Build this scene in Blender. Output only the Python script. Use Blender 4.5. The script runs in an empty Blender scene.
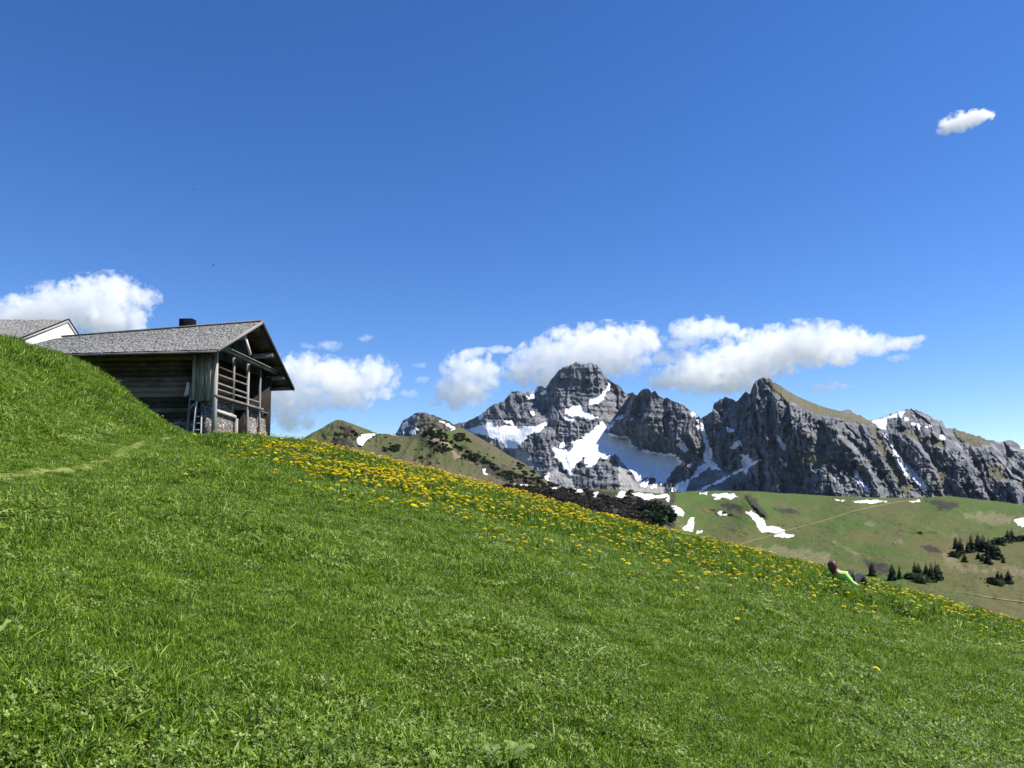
import bpy, bmesh, math, random
import numpy as np
from mathutils import Vector, Matrix, Euler

random.seed(11)
RNG = np.random.default_rng(11)
scene = bpy.context.scene
COL = scene.collection
R = math.radians

# ------------------------------------------------------------------ camera geometry
F = 770.0                      # focal length in pixels (1024 wide)
HORIZON = 500.0
PPY = 440.0                    # optical axis sits below the middle of the frame (upright walls stay upright)
TH = math.atan((HORIZON - PPY) / F)
CT, ST = math.cos(TH), math.sin(TH)


def ray(px, py):
    """direction (x/y, z/y) of the view through a pixel of the reference frame"""
    xc = (np.asarray(px, float) - 512.0) / F
    yc = (PPY - np.asarray(py, float)) / F
    dy = CT - yc * ST
    dz = ST + yc * CT
    return xc / dy, dz / dy


def unproj(px, py, D):
    u, v = ray(px, py)
    return np.stack([u * D, np.broadcast_to(np.asarray(D, float), np.shape(u)), v * D], -1)


def project(P):
    P = np.asarray(P, float)
    x, y, z = P[..., 0], P[..., 1], P[..., 2]
    d = y * CT + z * ST
    h = -y * ST + z * CT
    return 512 + F * x / d, PPY - F * h / d


# ------------------------------------------------------------------ noise (vectorised)
def _hash(ix, iy, iz, seed):
    h = (ix.astype(np.uint32) * np.uint32(374761393) + iy.astype(np.uint32) * np.uint32(668265263)
         + iz.astype(np.uint32) * np.uint32(2147483647 - 58) + np.uint32((seed * 974711 + 12345) & 0xffffffff))
    h = (h ^ (h >> np.uint32(13))) * np.uint32(1274126177)
    h = (h ^ (h >> np.uint32(16))) * np.uint32(2246822519)
    return ((h ^ (h >> np.uint32(15))) & np.uint32(0xffffff)).astype(float) / float(0xffffff)


def vnoise(p, seed=0):
    p = np.asarray(p, float)
    i = np.floor(p).astype(np.int64)
    f = p - i
    w = f * f * f * (f * (f * 6 - 15) + 10)
    out = 0
    for dx in (0, 1):
        wx = w[..., 0] if dx else 1 - w[..., 0]
        for dy in (0, 1):
            wy = w[..., 1] if dy else 1 - w[..., 1]
            for dz in (0, 1):
                wz = w[..., 2] if dz else 1 - w[..., 2]
                out = out + _hash(i[..., 0] + dx, i[..., 1] + dy, i[..., 2] + dz, seed) * wx * wy * wz
    return out * 2 - 1


def fbm(p, octaves=5, gain=0.5, seed=0):
    s, a, t = 0, 1.0, 0
    p = np.asarray(p, float)
    for o in range(octaves):
        s = s + a * vnoise(p * 2.03 ** o + 17.3 * o, seed + o)
        t += a
        a *= gain
    return s / t


def ridged(p, octaves=5, gain=0.55, seed=0):
    s, a, t = 0, 1.0, 0
    p = np.asarray(p, float)
    for o in range(octaves):
        n = 1 - np.abs(vnoise(p * 2.07 ** o + 9.1 * o, seed + o)) * 1.6
        s = s + a * n
        t += a
        a *= gain
    return s / t


def sstep(a, b, x):
    t = np.clip((np.asarray(x, float) - a) / (b - a), 0, 1)
    return t * t * (3 - 2 * t)


def v3(a, b, c=0.0):
    a, b = np.broadcast_arrays(np.asarray(a, float), np.asarray(b, float))
    return np.stack([a, b, np.broadcast_to(np.asarray(c, float), a.shape)], -1)


def poly_sd(px, py, poly):
    """signed distance in pixels, positive inside"""
    poly = np.asarray(poly, float)
    d2 = np.full(px.shape, 1e18)
    inside = np.zeros(px.shape, bool)
    n = len(poly)
    for k in range(n):
        ax, ay = poly[k]
        bx, by = poly[(k + 1) % n]
        ex, ey = bx - ax, by - ay
        t = np.clip(((px - ax) * ex + (py - ay) * ey) / (ex * ex + ey * ey + 1e-12), 0, 1)
        d2 = np.minimum(d2, (px - ax - t * ex) ** 2 + (py - ay - t * ey) ** 2)
        c = ((ay > py) != (by > py))
        with np.errstate(divide='ignore', invalid='ignore'):
            xi = ax + (py - ay) * ex / (ey if ey != 0 else 1e-12)
        inside ^= c & (px < xi)
    d = np.sqrt(d2)
    return np.where(inside, d, -d)


def line_d(px, py, pts):
    d2 = np.full(np.shape(px), 1e18)
    for (ax, ay), (bx, by) in zip(pts[:-1], pts[1:]):
        ex, ey = bx - ax, by - ay
        t = np.clip(((px - ax) * ex + (py - ay) * ey) / (ex * ex + ey * ey + 1e-12), 0, 1)
        d2 = np.minimum(d2, (px - ax - t * ex) ** 2 + (py - ay - t * ey) ** 2)
    return np.sqrt(d2)


class TPS:
    def __init__(self, pts, lam=0.02):
        pts = np.asarray(pts, float)
        self.s = 100.0
        X = pts[:, :2] / self.s
        n = len(X)
        r = np.linalg.norm(X[:, None] - X[None], axis=-1)
        K = np.where(r > 0, r * r * np.log(r + 1e-12), 0) + lam * np.eye(n)
        P = np.hstack([np.ones((n, 1)), X])
        A = np.zeros((n + 3, n + 3))
        A[:n, :n] = K
        A[:n, n:] = P
        A[n:, :n] = P.T
        self.w = np.linalg.solve(A, np.concatenate([pts[:, 2], np.zeros(3)]))
        self.X = X

    def __call__(self, px, py):
        x, y = px / self.s, py / self.s
        out = self.w[-3] + self.w[-2] * x + self.w[-1] * y
        for (cx, cy), w in zip(self.X, self.w):
            r2 = (x - cx) ** 2 + (y - cy) ** 2
            out = out + w * 0.5 * r2 * np.log(r2 + 1e-18)
        return out


# ------------------------------------------------------------------ object helpers
def mesh_np(name, V, faces, mats=None, smooth=False, attrs=None, mat_idx=None):
    """faces: int array (n,4) or (n,3) or list of such arrays"""
    me = bpy.data.meshes.new(name)
    if not isinstance(faces, (list, tuple)):
        faces = [faces]
    V = np.asarray(V, np.float32)
    loops = np.concatenate([f.reshape(-1) for f in faces]).astype(np.int32)
    tot = np.concatenate([np.full(len(f), f.shape[1], np.int32) for f in faces])
    start = np.concatenate([[0], np.cumsum(tot)[:-1]]).astype(np.int32)
    me.vertices.add(len(V))
    me.vertices.foreach_set('co', V.reshape(-1))
    me.loops.add(len(loops))
    me.loops.foreach_set('vertex_index', loops)
    me.polygons.add(len(tot))
    me.polygons.foreach_set('loop_start', start)
    if mat_idx is not None:
        me.polygons.foreach_set('material_index', np.asarray(mat_idx, np.int32))
    me.update(calc_edges=True)
    me.validate()
    if smooth:
        me.polygons.foreach_set('use_smooth', np.ones(len(me.polygons), bool))
    for k, a in (attrs or {}).items():
        at = me.attributes.new(k, 'FLOAT', 'POINT')
        at.data.foreach_set('value', np.asarray(a, np.float32).reshape(-1))
    for m in (mats or []):
        me.materials.append(m)
    return me


def link(name, data, parent=None):
    o = bpy.data.objects.new(name, data)
    COL.objects.link(o)
    if parent is not None:
        o.parent = parent
    return o


def tag(o, label=None, cat=None, group=None, kind=None):
    if label:
        o['label'] = label
    if cat:
        o['category'] = cat
    if group:
        o['group'] = group
    if kind:
        o['kind'] = kind
    return o


def thing(name, label, cat, loc=(0, 0, 0), rz=0.0, group=None):
    o = link(name, None)
    o.location = loc
    o.rotation_euler = (0, 0, rz)
    o.empty_display_size = 0.2
    return tag(o, label, cat, group)


class MB:
    """collects shapes into one mesh, with a tone attribute per shape"""

    def __init__(self):
        self.V, self.Q, self.T, self.tone, self.n = [], [], [], [], 0

    def add(self, V, quads=None, tris=None, tone=0.5):
        V = np.asarray(V, float)
        self.V.append(V)
        if quads is not None and len(quads):
            self.Q.append(np.asarray(quads, int) + self.n)
        if tris is not None and len(tris):
            self.T.append(np.asarray(tris, int) + self.n)
        self.tone.append(np.broadcast_to(np.asarray(tone, float), (len(V),)).copy())
        self.n += len(V)

    def hexa(self, c, tone=0.5):
        """8 corners: bottom 4 counter-clockwise, top 4"""
        self.add(c, [(3, 2, 1, 0), (4, 5, 6, 7), (0, 1, 5, 4), (1, 2, 6, 5), (2, 3, 7, 6), (3, 0, 4, 7)], tone=tone)

    def box(self, lo, hi, tone=0.5, jit=0.0):
        x0, y0, z0 = lo
        x1, y1, z1 = hi
        c = np.array([(x0, y0, z0), (x1, y0, z0), (x1, y1, z0), (x0, y1, z0),
                      (x0, y0, z1), (x1, y0, z1), (x1, y1, z1), (x0, y1, z1)], float)
        if jit:
            c += RNG.uniform(-jit, jit, c.shape)
        self.hexa(c, tone)

    def beam(self, a, b, w, h, tone=0.5, up=(0, 0, 1)):
        a, b = Vector(a), Vector(b)
        d = (b - a).normalized()
        s = d.cross(Vector(up))
        if s.length < 1e-4:
            s = d.cross(Vector((1, 0, 0)))
        s.normalize()
        t = s.cross(d).normalized()
        s, t = s * (w / 2), t * (h / 2)
        self.hexa([a - s - t, a + s - t, b + s - t, b - s - t, a - s + t, a + s + t, b + s + t, b - s + t], tone)

    def tube(self, pts, rad, n=10, tone=0.5, wob=0.0):
        pts = [Vector(p) for p in pts]
        m = len(pts)
        rad = [rad] * m if np.isscalar(rad) else rad
        rings = []
        for i, p in enumerate(pts):
            d = (pts[min(i + 1, m - 1)] - pts[max(i - 1, 0)]).normalized()
            s = d.cross(Vector((0, 0, 1)))
            if s.length < 1e-3:
                s = Vector((1, 0, 0))
            s.normalize()
            t = s.cross(d).normalized()
            for k in range(n):
                a = 2 * math.pi * k / n
                r = rad[i] * (1 + (random.uniform(-wob, wob) if wob else 0))
                rings.append(p + s * (math.cos(a) * r) + t * (math.sin(a) * r))
        q = []
        for i in range(m - 1):
            for k in range(n):
                q.append((i * n + k, i * n + (k + 1) % n, (i + 1) * n + (k + 1) % n, (i + 1) * n + k))
        V = [tuple(r) for r in rings] + [tuple(pts[0]), tuple(pts[-1])]
        c0, c1 = m * n, m * n + 1
        t = [(c0, (k + 1) % n, k) for k in range(n)] + [(c1, (m - 1) * n + k, (m - 1) * n + (k + 1) % n) for k in range(n)]
        self.add(V, q, t, tone)

    def mesh(self, name, mat, smooth=False):
        f = []
        if self.Q:
            f.append(np.concatenate(self.Q))
        if self.T:
            f.append(np.concatenate(self.T))
        return mesh_np(name, np.concatenate(self.V), f, mat if isinstance(mat, list) else [mat], smooth,
                       {'tone': np.concatenate(self.tone)})

    def build(self, name, mat, parent=None, smooth=False):
        return link(name, self.mesh(name, mat, smooth), parent)


# ------------------------------------------------------------------ node helpers
class NT:
    def __init__(self, mat):
        mat.use_nodes = True
        self.t = mat.node_tree
        self.t.nodes.clear()

    def n(self, typ, **kw):
        nd = self.t.nodes.new(typ)
        for k, v in kw.items():
            if k.startswith('i_'):
                key = k[2:]
                key = int(key) if key.isdigit() else key.replace('_', ' ')
                self.set(nd.inputs[key], v)
            else:
                setattr(nd, k, v)
        return nd

    def set(self, sock, v):
        if isinstance(v, bpy.types.NodeSocket):
            self.t.links.new(v, sock)
        else:
            sock.default_value = v

    def math(self, op, a, b=None, clamp=False):
        nd = self.t.nodes.new('ShaderNodeMath')
        nd.operation = op
        nd.use_clamp = clamp
        self.set(nd.inputs[0], a)
        if b is not None:
            self.set(nd.inputs[1], b)
        return nd.outputs[0]

    def mix(self, fac, a, b):
        nd = self.t.nodes.new('ShaderNodeMix')
        nd.data_type = 'RGBA'
        self.set(nd.inputs['Factor'], fac)
        self.set(nd.inputs[6], a)
        self.set(nd.inputs[7], b)
        return nd.outputs[2]

    def noise(self, co, scale, detail=4.0, rough=0.55):
        nd = self.n('ShaderNodeTexNoise')
        self.set(nd.inputs['Vector'], co)
        nd.inputs['Scale'].default_value = scale
        nd.inputs['Detail'].default_value = detail
        nd.inputs['Roughness'].default_value = rough
        return nd.outputs['Fac']

    def ramp(self, v, stops):
        nd = self.n('ShaderNodeValToRGB')
        cr = nd.color_ramp
        while len(cr.elements) < len(stops):
            cr.elements.new(0.5)
        for e, (p, c) in zip(cr.elements, stops):
            e.position = p
            e.color = c if len(c) == 4 else (*c, 1)
        self.set(nd.inputs[0], v)
        return nd.outputs[0]

    def rng(self, v, a, b, c=0.0, d=1.0, smooth=True):
        nd = self.n('ShaderNodeMapRange')
        nd.interpolation_type = 'SMOOTHSTEP' if smooth else 'LINEAR'
        self.set(nd.inputs[0], v)
        for i, q in enumerate((a, b, c, d)):
            nd.inputs[1 + i].default_value = q
        return nd.outputs[0]

    def attr(self, name):
        nd = self.n('ShaderNodeAttribute')
        nd.attribute_name = name
        return nd.outputs['Fac']

    def out(self, surf=None, vol=None):
        o = self.n('ShaderNodeOutputMaterial')
        if surf is not None:
            self.t.links.new(surf, o.inputs['Surface'])
        if vol is not None:
            self.t.links.new(vol, o.inputs['Volume'])

    def bsdf(self, col, rough=0.8, spec=0.3, normal=None, **kw):
        b = self.n('ShaderNodeBsdfPrincipled')
        self.set(b.inputs['Base Color'], col)
        self.set(b.inputs['Roughness'], rough)
        b.inputs['Specular IOR Level'].default_value = spec
        if normal is not None:
            self.t.links.new(normal, b.inputs['Normal'])
        return b.outputs[0]

    def bump(self, h, strength=0.5, dist=0.02):
        b = self.n('ShaderNodeBump')
        self.set(b.inputs['Height'], h)
        b.inputs['Strength'].default_value = strength
        b.inputs['Distance'].default_value = dist
        return b.outputs[0]


def new_mat(name):
    m = bpy.data.materials.new(name)
    return m, NT(m)


def c4(r, g, b):
    return (r, g, b, 1.0)


# ------------------------------------------------------------------ materials
def mat_wood(name, dark, light, scale=(3, 3, 30), rough=0.85):
    m, t = new_mat(name)
    co = t.n('ShaderNodeTexCoord').outputs['Object']
    mp = t.n('ShaderNodeMapping')
    t.set(mp.inputs['Vector'], co)
    mp.inputs['Scale'].default_value = scale
    g = t.noise(mp.outputs[0], 1.0, 6, 0.65)
    w = t.noise(co, 1.3, 3, 0.6)
    f = t.math('ADD', t.math('MULTIPLY', g, 0.55), t.math('MULTIPLY', t.attr('tone'), 0.45))
    f = t.math('ADD', f, t.math('MULTIPLY', t.math('SUBTRACT', w, 0.5), 0.5))
    col = t.mix(t.rng(f, 0.25, 0.78), c4(*dark), c4(*light))
    t.out(t.bsdf(col, rough, 0.25, t.bump(g, 0.5, 0.02)))
    return m


M = {}
M['wood_grey_x'] = mat_wood('weathered_grey_wood', (0.055, 0.048, 0.042), (0.27, 0.245, 0.22), (2, 18, 18))
M['wood_grey_y'] = mat_wood('weathered_grey_wood_across', (0.055, 0.048, 0.042), (0.27, 0.245, 0.22), (18, 2, 18))
M['wood_grey_z'] = mat_wood('weathered_grey_wood_upright', (0.075, 0.068, 0.06), (0.35, 0.325, 0.295), (18, 18, 2))
M['wood_pale'] = mat_wood('bleached_wood', (0.22, 0.20, 0.17), (0.50, 0.47, 0.41), (8, 8, 3))
M['wood_dark_x'] = mat_wood('dark_log_wood', (0.032, 0.024, 0.017), (0.205, 0.165, 0.125), (1.5, 14, 14))
M['wood_brown_y'] = mat_wood('brown_log_wood', (0.05, 0.03, 0.018), (0.25, 0.14, 0.075), (14, 1.5, 14))
M['wood_dark_y'] = mat_wood('shade_darkened_gable_wood', (0.014, 0.011, 0.009), (0.055, 0.042, 0.032), (14, 14, 2))  # dark timber, deepened further so the colour carries the shade under the roof

m, t = new_mat('wooden_shingles')
co = t.n('ShaderNodeTexCoord').outputs['Object']
tone = t.attr('tone')
n1 = t.noise(co, 1.1, 5, 0.6)
n2 = t.noise(co, 14.0, 3, 0.6)
f = t.math('ADD', t.math('ADD', 0.08, t.math('MULTIPLY', tone, 0.38)), t.math('MULTIPLY', n2, 0.44))
col = t.ramp(f, [(0.10, (0.20, 0.19, 0.17)), (0.42, (0.315, 0.30, 0.27)), (0.85, (0.43, 0.41, 0.375))])
col = t.mix(t.math('MULTIPLY', t.rng(n1, 0.5, 0.7), 0.45), col, c4(0.17, 0.165, 0.14))
t.out(t.bsdf(col, 0.85, 0.3))
M['shingle'] = m

m, t = new_mat('rubble_stone')
co = t.n('ShaderNodeTexCoord').outputs['Object']
wob = t.n('ShaderNodeVectorMath', operation='ADD')
nz = t.n('ShaderNodeTexNoise', i_Scale=5.0)
t.set(nz.inputs['Vector'], co)
sc_ = t.n('ShaderNodeVectorMath', operation='SCALE')
t.set(sc_.inputs[0], nz.outputs['Color'])
sc_.inputs['Scale'].default_value = 0.12
t.set(wob.inputs[0], co)
t.set(wob.inputs[1], sc_.outputs[0])
mp = t.n('ShaderNodeMapping')
mp.inputs['Scale'].default_value = (5.5, 5.5, 9.0)
t.set(mp.inputs['Vector'], wob.outputs[0])
ve = t.n('ShaderNodeTexVoronoi', feature='DISTANCE_TO_EDGE', i_Scale=1.0)
t.set(ve.inputs['Vector'], mp.outputs[0])
vc = t.n('ShaderNodeTexVoronoi', feature='F1', i_Scale=1.0)
t.set(vc.inputs['Vector'], mp.outputs[0])
cs = t.n('ShaderNodeSeparateColor')
t.set(cs.inputs[0], vc.outputs['Color'])
st = t.ramp(cs.outputs[0], [(0.0, (0.13, 0.115, 0.10)), (0.5, (0.30, 0.27, 0.235)), (1.0, (0.46, 0.42, 0.37))])
edge = t.rng(ve.outputs['Distance'], 0.02, 0.12)
col = t.mix(edge, c4(0.12, 0.105, 0.09), st)
hgt = t.math('ADD', edge, t.math('MULTIPLY', t.noise(co, 25, 4, 0.6), 0.4))
t.out(t.bsdf(col, 0.9, 0.2, t.bump(hgt, 0.9, 0.05)))
M['stone'] = m


def plain(name, col, rough=0.7, spec=0.3, var=0.12, scale=6.0):
    m, t = new_mat(name)
    co = t.n('ShaderNodeTexCoord').outputs['Object']
    n = t.noise(co, scale, 5, 0.6)
    a = tuple(max(0, c * (1 - var)) for c in col)
    b = tuple(min(1, c * (1 + var)) for c in col)
    t.out(t.bsdf(t.mix(n, c4(*a), c4(*b)), rough, spec))
    return m


M['plaster'] = plain('white_plaster', (0.56, 0.54, 0.48), 0.9, 0.2, 0.06, 2.0)
M['soot_metal'] = plain('dark_chimney_cladding', (0.006, 0.006, 0.008), 0.9, 0.08, 0.3)
M['black'] = plain('doorway_shade_black', (0.02, 0.018, 0.016), 0.9, 0.1, 0.4)  # near-black base colour stands for the shade inside the doorway
M['jacket'] = plain('lime_green_jacket_cloth', (0.42, 0.80, 0.15), 0.8, 0.2, 0.15, 20)
M['trousers'] = plain('dark_trouser_cloth', (0.030, 0.030, 0.045), 0.85, 0.2, 0.3, 20)
M['skin'] = plain('skin', (0.60, 0.38, 0.28), 0.55, 0.35, 0.05, 20)
M['hair'] = plain('dark_brown_hair', (0.10, 0.036, 0.020), 0.5, 0.4, 0.4, 60)
M['shoe'] = plain('dark_shoe_leather', (0.04, 0.035, 0.03), 0.6, 0.3, 0.2, 20)
M['bird'] = plain('dark_feathers', (0.02, 0.02, 0.025), 0.7, 0.2)
M['bark'] = plain('spruce_bark', (0.09, 0.065, 0.05), 0.95, 0.1, 0.3, 3)
M['path'] = plain('worn_grassy_path', (0.17, 0.19, 0.05), 0.95, 0.1, 0.5, 6)
M['trail'] = plain('pale_gravel_trail', (0.19, 0.18, 0.085), 0.95, 0.1, 0.3, 0.05)


def mat_leaf(name, stops, transl=0.35, rough=0.5, spec=0.35, tcol=None, inst=0.38):
    """leaf material: tone per blade (attribute), random per instance, some light passing through"""
    m, t = new_mat(name)
    tone = t.attr('tone')
    rnd = t.n('ShaderNodeObjectInfo').outputs['Random']
    f = t.math('ADD', t.math('MULTIPLY', tone, 1 - inst), t.math('MULTIPLY', rnd, inst))
    col = t.ramp(f, stops)
    b = t.bsdf(col, rough, spec)
    tr = t.n('ShaderNodeBsdfTranslucent')
    hs = t.n('ShaderNodeMixRGB', blend_type='MULTIPLY')
    hs.inputs[0].default_value = 1.0
    t.set(hs.inputs[1], col)
    hs.inputs[2].default_value = (*(tcol or (1.35, 1.35, 0.5)), 1)
    t.set(tr.inputs[0], hs.outputs[0])
    mx = t.n('ShaderNodeMixShader')
    mx.inputs[0].default_value = transl
    t.set(mx.inputs[1], b)
    t.set(mx.inputs[2], tr.outputs[0])
    t.out(mx.outputs[0])
    return m


M['blade'] = mat_leaf('grass_blades', [(0.18, (0.034, 0.068, 0.004)), (0.45, (0.140, 0.246, 0.012)), (0.68, (0.25, 0.38, 0.032)),
                                       (0.94, (0.26, 0.31, 0.09)), (1.0, (0.46, 0.43, 0.20))], 0.30, 0.5, 0.35)
M['clover'] = mat_leaf('clover_leaves', [(0.15, (0.040, 0.078, 0.007)), (0.5, (0.145, 0.230, 0.025)), (0.85, (0.33, 0.42, 0.12))], 0.28, 0.5, 0.28)
M['rosette'] = mat_leaf('dandelion_leaves', [(0.0, (0.035, 0.070, 0.009)), (0.6, (0.075, 0.135, 0.018)), (1.0, (0.15, 0.22, 0.05))], 0.3, 0.5, 0.3)
M['dock'] = mat_leaf('broad_dock_leaf', [(0.0, (0.14, 0.24, 0.05)), (1.0, (0.26, 0.36, 0.10))], 0.3, 0.4, 0.45)
M['petal'] = mat_leaf('dandelion_petals', [(0.0, (0.74, 0.56, 0.012)), (0.5, (0.82, 0.69, 0.03)), (1.0, (0.88, 0.80, 0.08))], 0.2, 0.7, 0.15, (1.0, 1.0, 0.5))
M['stem'] = mat_leaf('dandelion_stem', [(0.0, (0.10, 0.16, 0.04)), (1.0, (0.16, 0.20, 0.07))], 0.2)
M['needles'] = mat_leaf('spruce_needles', [(0.0, (0.009, 0.019, 0.008)), (0.6, (0.020, 0.040, 0.014)), (1.0, (0.048, 0.075, 0.026))], 0.1, 0.7, 0.2, inst=0.15)
M['bush'] = mat_leaf('bush_leaves', [(0.0, (0.035, 0.055, 0.022)), (1.0, (0.11, 0.13, 0.06))], 0.2, 0.7, 0.2, inst=0.15)
M['scrub'] = mat_leaf('scrub_needles', [(0.0, (0.014, 0.024, 0.010)), (0.6, (0.034, 0.046, 0.018)), (1.0, (0.07, 0.075, 0.035))], 0.1, 0.8, 0.15, inst=0.3)
M['bare_scrub'] = mat_leaf('leafless_alder_twigs', [(0.0, (0.020, 0.018, 0.014)), (0.6, (0.050, 0.043, 0.034)), (1.0, (0.105, 0.09, 0.07))], 0.05, 0.9, 0.1, inst=0.4)

m, t = new_mat('meadow_soil')
co = t.n('ShaderNodeTexCoord').outputs['Object']
n1 = t.noise(co, 0.6, 5, 0.6)
n2 = t.noise(co, 9.0, 5, 0.65)
col = t.mix(n2, c4(0.016, 0.028, 0.006), c4(0.042, 0.080, 0.012))
col = t.mix(t.math('MULTIPLY', t.rng(n1, 0.45, 0.7), 0.5), col, c4(0.07, 0.10, 0.02))
t.out(t.bsdf(col, 0.95, 0.1, t.bump(n2, 0.6, 0.03)))
M['soil'] = m

# alpine hill cover: green and brown turf, pale bare patches, dark heath, snow
def mat_hill(name, s=1.0, green=(0.058, 0.112, 0.018), dry=(0.115, 0.105, 0.040)):
    m, t = new_mat(name)
    co = t.n('ShaderNodeTexCoord').outputs['Object']
    n1 = t.noise(co, 0.010 * s, 6, 0.62)
    n2 = t.noise(co, 0.055 * s, 6, 0.65)
    n3 = t.noise(co, 0.35 * s, 4, 0.7)
    f = t.math('ADD', t.math('MULTIPLY', n1, 0.6), t.math('MULTIPLY', n2, 0.4))
    f = t.math('ADD', f, t.math('MULTIPLY', t.attr('dry'), 0.25))
    col = t.mix(t.rng(f, 0.40, 0.66), c4(*green), c4(*dry))
    col = t.mix(t.math('MULTIPLY', t.rng(n2, 0.52, 0.70), 0.6), col, c4(0.060, 0.062, 0.022))
    n5 = t.noise(co, 0.025 * s, 5, 0.6)
    col = t.mix(t.math('MULTIPLY', t.rng(n5, 0.54, 0.70), 0.5), col, c4(0.105, 0.085, 0.045))
    col = t.mix(t.math('MULTIPLY', t.rng(n3, 0.46, 0.72), 0.42), col, c4(0.16, 0.15, 0.065))
    k = t.math('ADD', t.attr('bare'), t.math('MULTIPLY', t.math('SUBTRACT', n3, 0.5), 0.8))
    col = t.mix(t.rng(k, 0.25, 0.9), col, c4(0.26, 0.21, 0.13))
    k = t.math('ADD', t.attr('heath'), t.math('MULTIPLY', t.math('SUBTRACT', n2, 0.5), 1.2))
    col = t.mix(t.rng(k, 0.25, 0.8), col, c4(0.045, 0.038, 0.030))
    k = t.math('ADD', t.attr('snow'), t.math('MULTIPLY', t.math('SUBTRACT', n3, 0.5), 1.1))
    sn = t.rng(k, 0.34, 0.66)
    col = t.mix(sn, col, t.mix(t.rng(n2, 0.4, 0.65), c4(0.84, 0.84, 0.85), c4(0.66, 0.65, 0.63)))
    t.out(t.bsdf(col, 0.92, 0.1, t.bump(t.math('ADD', n2, t.math('MULTIPLY', n3, 0.8)), 0.8, 3.5 / s)))
    return m


M['hill'] = mat_hill('alpine_turf')
M['hill_far'] = mat_hill('alpine_turf_far', 0.7, (0.062, 0.092, 0.022), (0.105, 0.094, 0.052))

m, t = new_mat('limestone_and_snow')
co = t.n('ShaderNodeTexCoord').outputs['Object']
mp = t.n('ShaderNodeMapping')
mp.inputs['Scale'].default_value = (1, 1, 0.35)
t.set(mp.inputs['Vector'], co)
n1 = t.noise(mp.outputs[0], 0.012, 7, 0.68)
n2 = t.noise(co, 0.004, 5, 0.6)
n3 = t.noise(co, 0.07, 5, 0.7)
mp2 = t.n('ShaderNodeMapping')
mp2.inputs['Scale'].default_value = (0.25, 0.25, 2.2)
t.set(mp2.inputs['Vector'], co)
n4 = t.noise(mp2.outputs[0], 0.014, 5, 0.6)
col = t.ramp(t.math('ADD', t.math('MULTIPLY', n1, 0.6), t.math('MULTIPLY', n4, 0.4)),
             [(0.32, (0.040, 0.042, 0.048)), (0.5, (0.150, 0.153, 0.160)), (0.70, (0.37, 0.37, 0.37))])
col = t.mix(t.math('MULTIPLY', t.rng(n2, 0.52, 0.7), 0.25), col, c4(0.17, 0.145, 0.115))
k = t.math('ADD', t.attr('turf'), t.math('MULTIPLY', t.math('SUBTRACT', n3, 0.5), 1.3))
col = t.mix(t.math('MULTIPLY', t.rng(k, 0.3, 0.75), 0.9), col, c4(0.120, 0.108, 0.058))
k = t.math('ADD', t.attr('scree'), t.math('MULTIPLY', t.math('SUBTRACT', n3, 0.5), 1.0))
col = t.mix(t.rng(k, 0.3, 0.8), col, c4(0.33, 0.32, 0.30))
k = t.math('ADD', t.attr('snow'), t.math('MULTIPLY', t.math('SUBTRACT', n3, 0.5), 1.15))
col = t.mix(t.rng(k, 0.42, 0.58), col, c4(0.84, 0.84, 0.86))
t.out(t.bsdf(col, 0.9, 0.15, t.bump(t.math('ADD', n1, t.math('MULTIPLY', n3, 0.6)), 0.8, 14.0)))
M['rock'] = m

# ------------------------------------------------------------------ world, sun, camera
SUN_AZ, SUN_EL = R(90), R(53)          # azimuth clockwise from straight ahead (+Y)
world = bpy.data.worlds.new('World')
scene.world = world
world.use_nodes = True
wt = world.node_tree
wt.nodes.clear()
sky = wt.nodes.new('ShaderNodeTexSky')
sky.sky_type = 'NISHITA'
sky.sun_disc = False
sky.sun_elevation = SUN_EL
sky.sun_rotation = SUN_AZ
sky.altitude = 1900
sky.air_density = 1.0
sky.dust_density = 0.25
sky.ozone_density = 3.0
hsv = wt.nodes.new('ShaderNodeHueSaturation')
hsv.inputs['Saturation'].default_value = 1.27
hsv.inputs['Hue'].default_value = 0.511
wt.links.new(sky.outputs[0], hsv.inputs['Color'])
bg = wt.nodes.new('ShaderNodeBackground')
bg.inputs['Strength'].default_value = 0.103
wo = wt.nodes.new('ShaderNodeOutputWorld')
wt.links.new(hsv.outputs[0], bg.inputs[0])
wt.links.new(bg.outputs[0], wo.inputs[0])

sd = Vector((math.sin(SUN_AZ) * math.cos(SUN_EL), math.cos(SUN_AZ) * math.cos(SUN_EL), math.sin(SUN_EL)))
L = bpy.data.lights.new('sun', 'SUN')
L.energy = 4.7
L.angle = R(0.53)
L.color = (1.0, 0.955, 0.88)
lo = link('sun', L)
lo.location = (60, -10, 80)
lo.rotation_euler = sd.to_track_quat('Z', 'Y').to_euler()

cam = bpy.data.cameras.new('camera')
cam.sensor_width = 36.0
cam.lens = 36.0 * F / 1024.0
cam.shift_y = (PPY - 384.0) / 1024.0
cam.clip_start = 0.05
cam.clip_end = 120000.0
camo = link('camera', cam)
camo.location = (0, 0, 0)
camo.rotation_euler = (math.pi / 2 + TH, 0, 0)
scene.camera = camo

scene.view_settings.view_transform = 'Standard'
scene.view_settings.look = 'None'
scene.view_settings.exposure = 0.75
scene.view_settings.gamma = 1.0
scene.cycles.use_denoising = True
scene.cycles.max_bounces = 48
scene.cycles.diffuse_bounces = 4
scene.cycles.transmission_bounces = 6
scene.cycles.transparent_max_bounces = 8
scene.cycles.volume_bounces = 48
scene.cycles.volume_max_steps = 256
scene.cycles.use_adaptive_sampling = True
scene.cycles.adaptive_threshold = 0.012

# ------------------------------------------------------------------ the meadow
PATH_Y = [0, 5, 7, 10.5, 15, 20, 26, 31, 60]
PATH_X = [-4.2, -4.45, -4.65, -5.3, -6.5, -8.1, -10.3, -11.6, -16]


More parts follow.
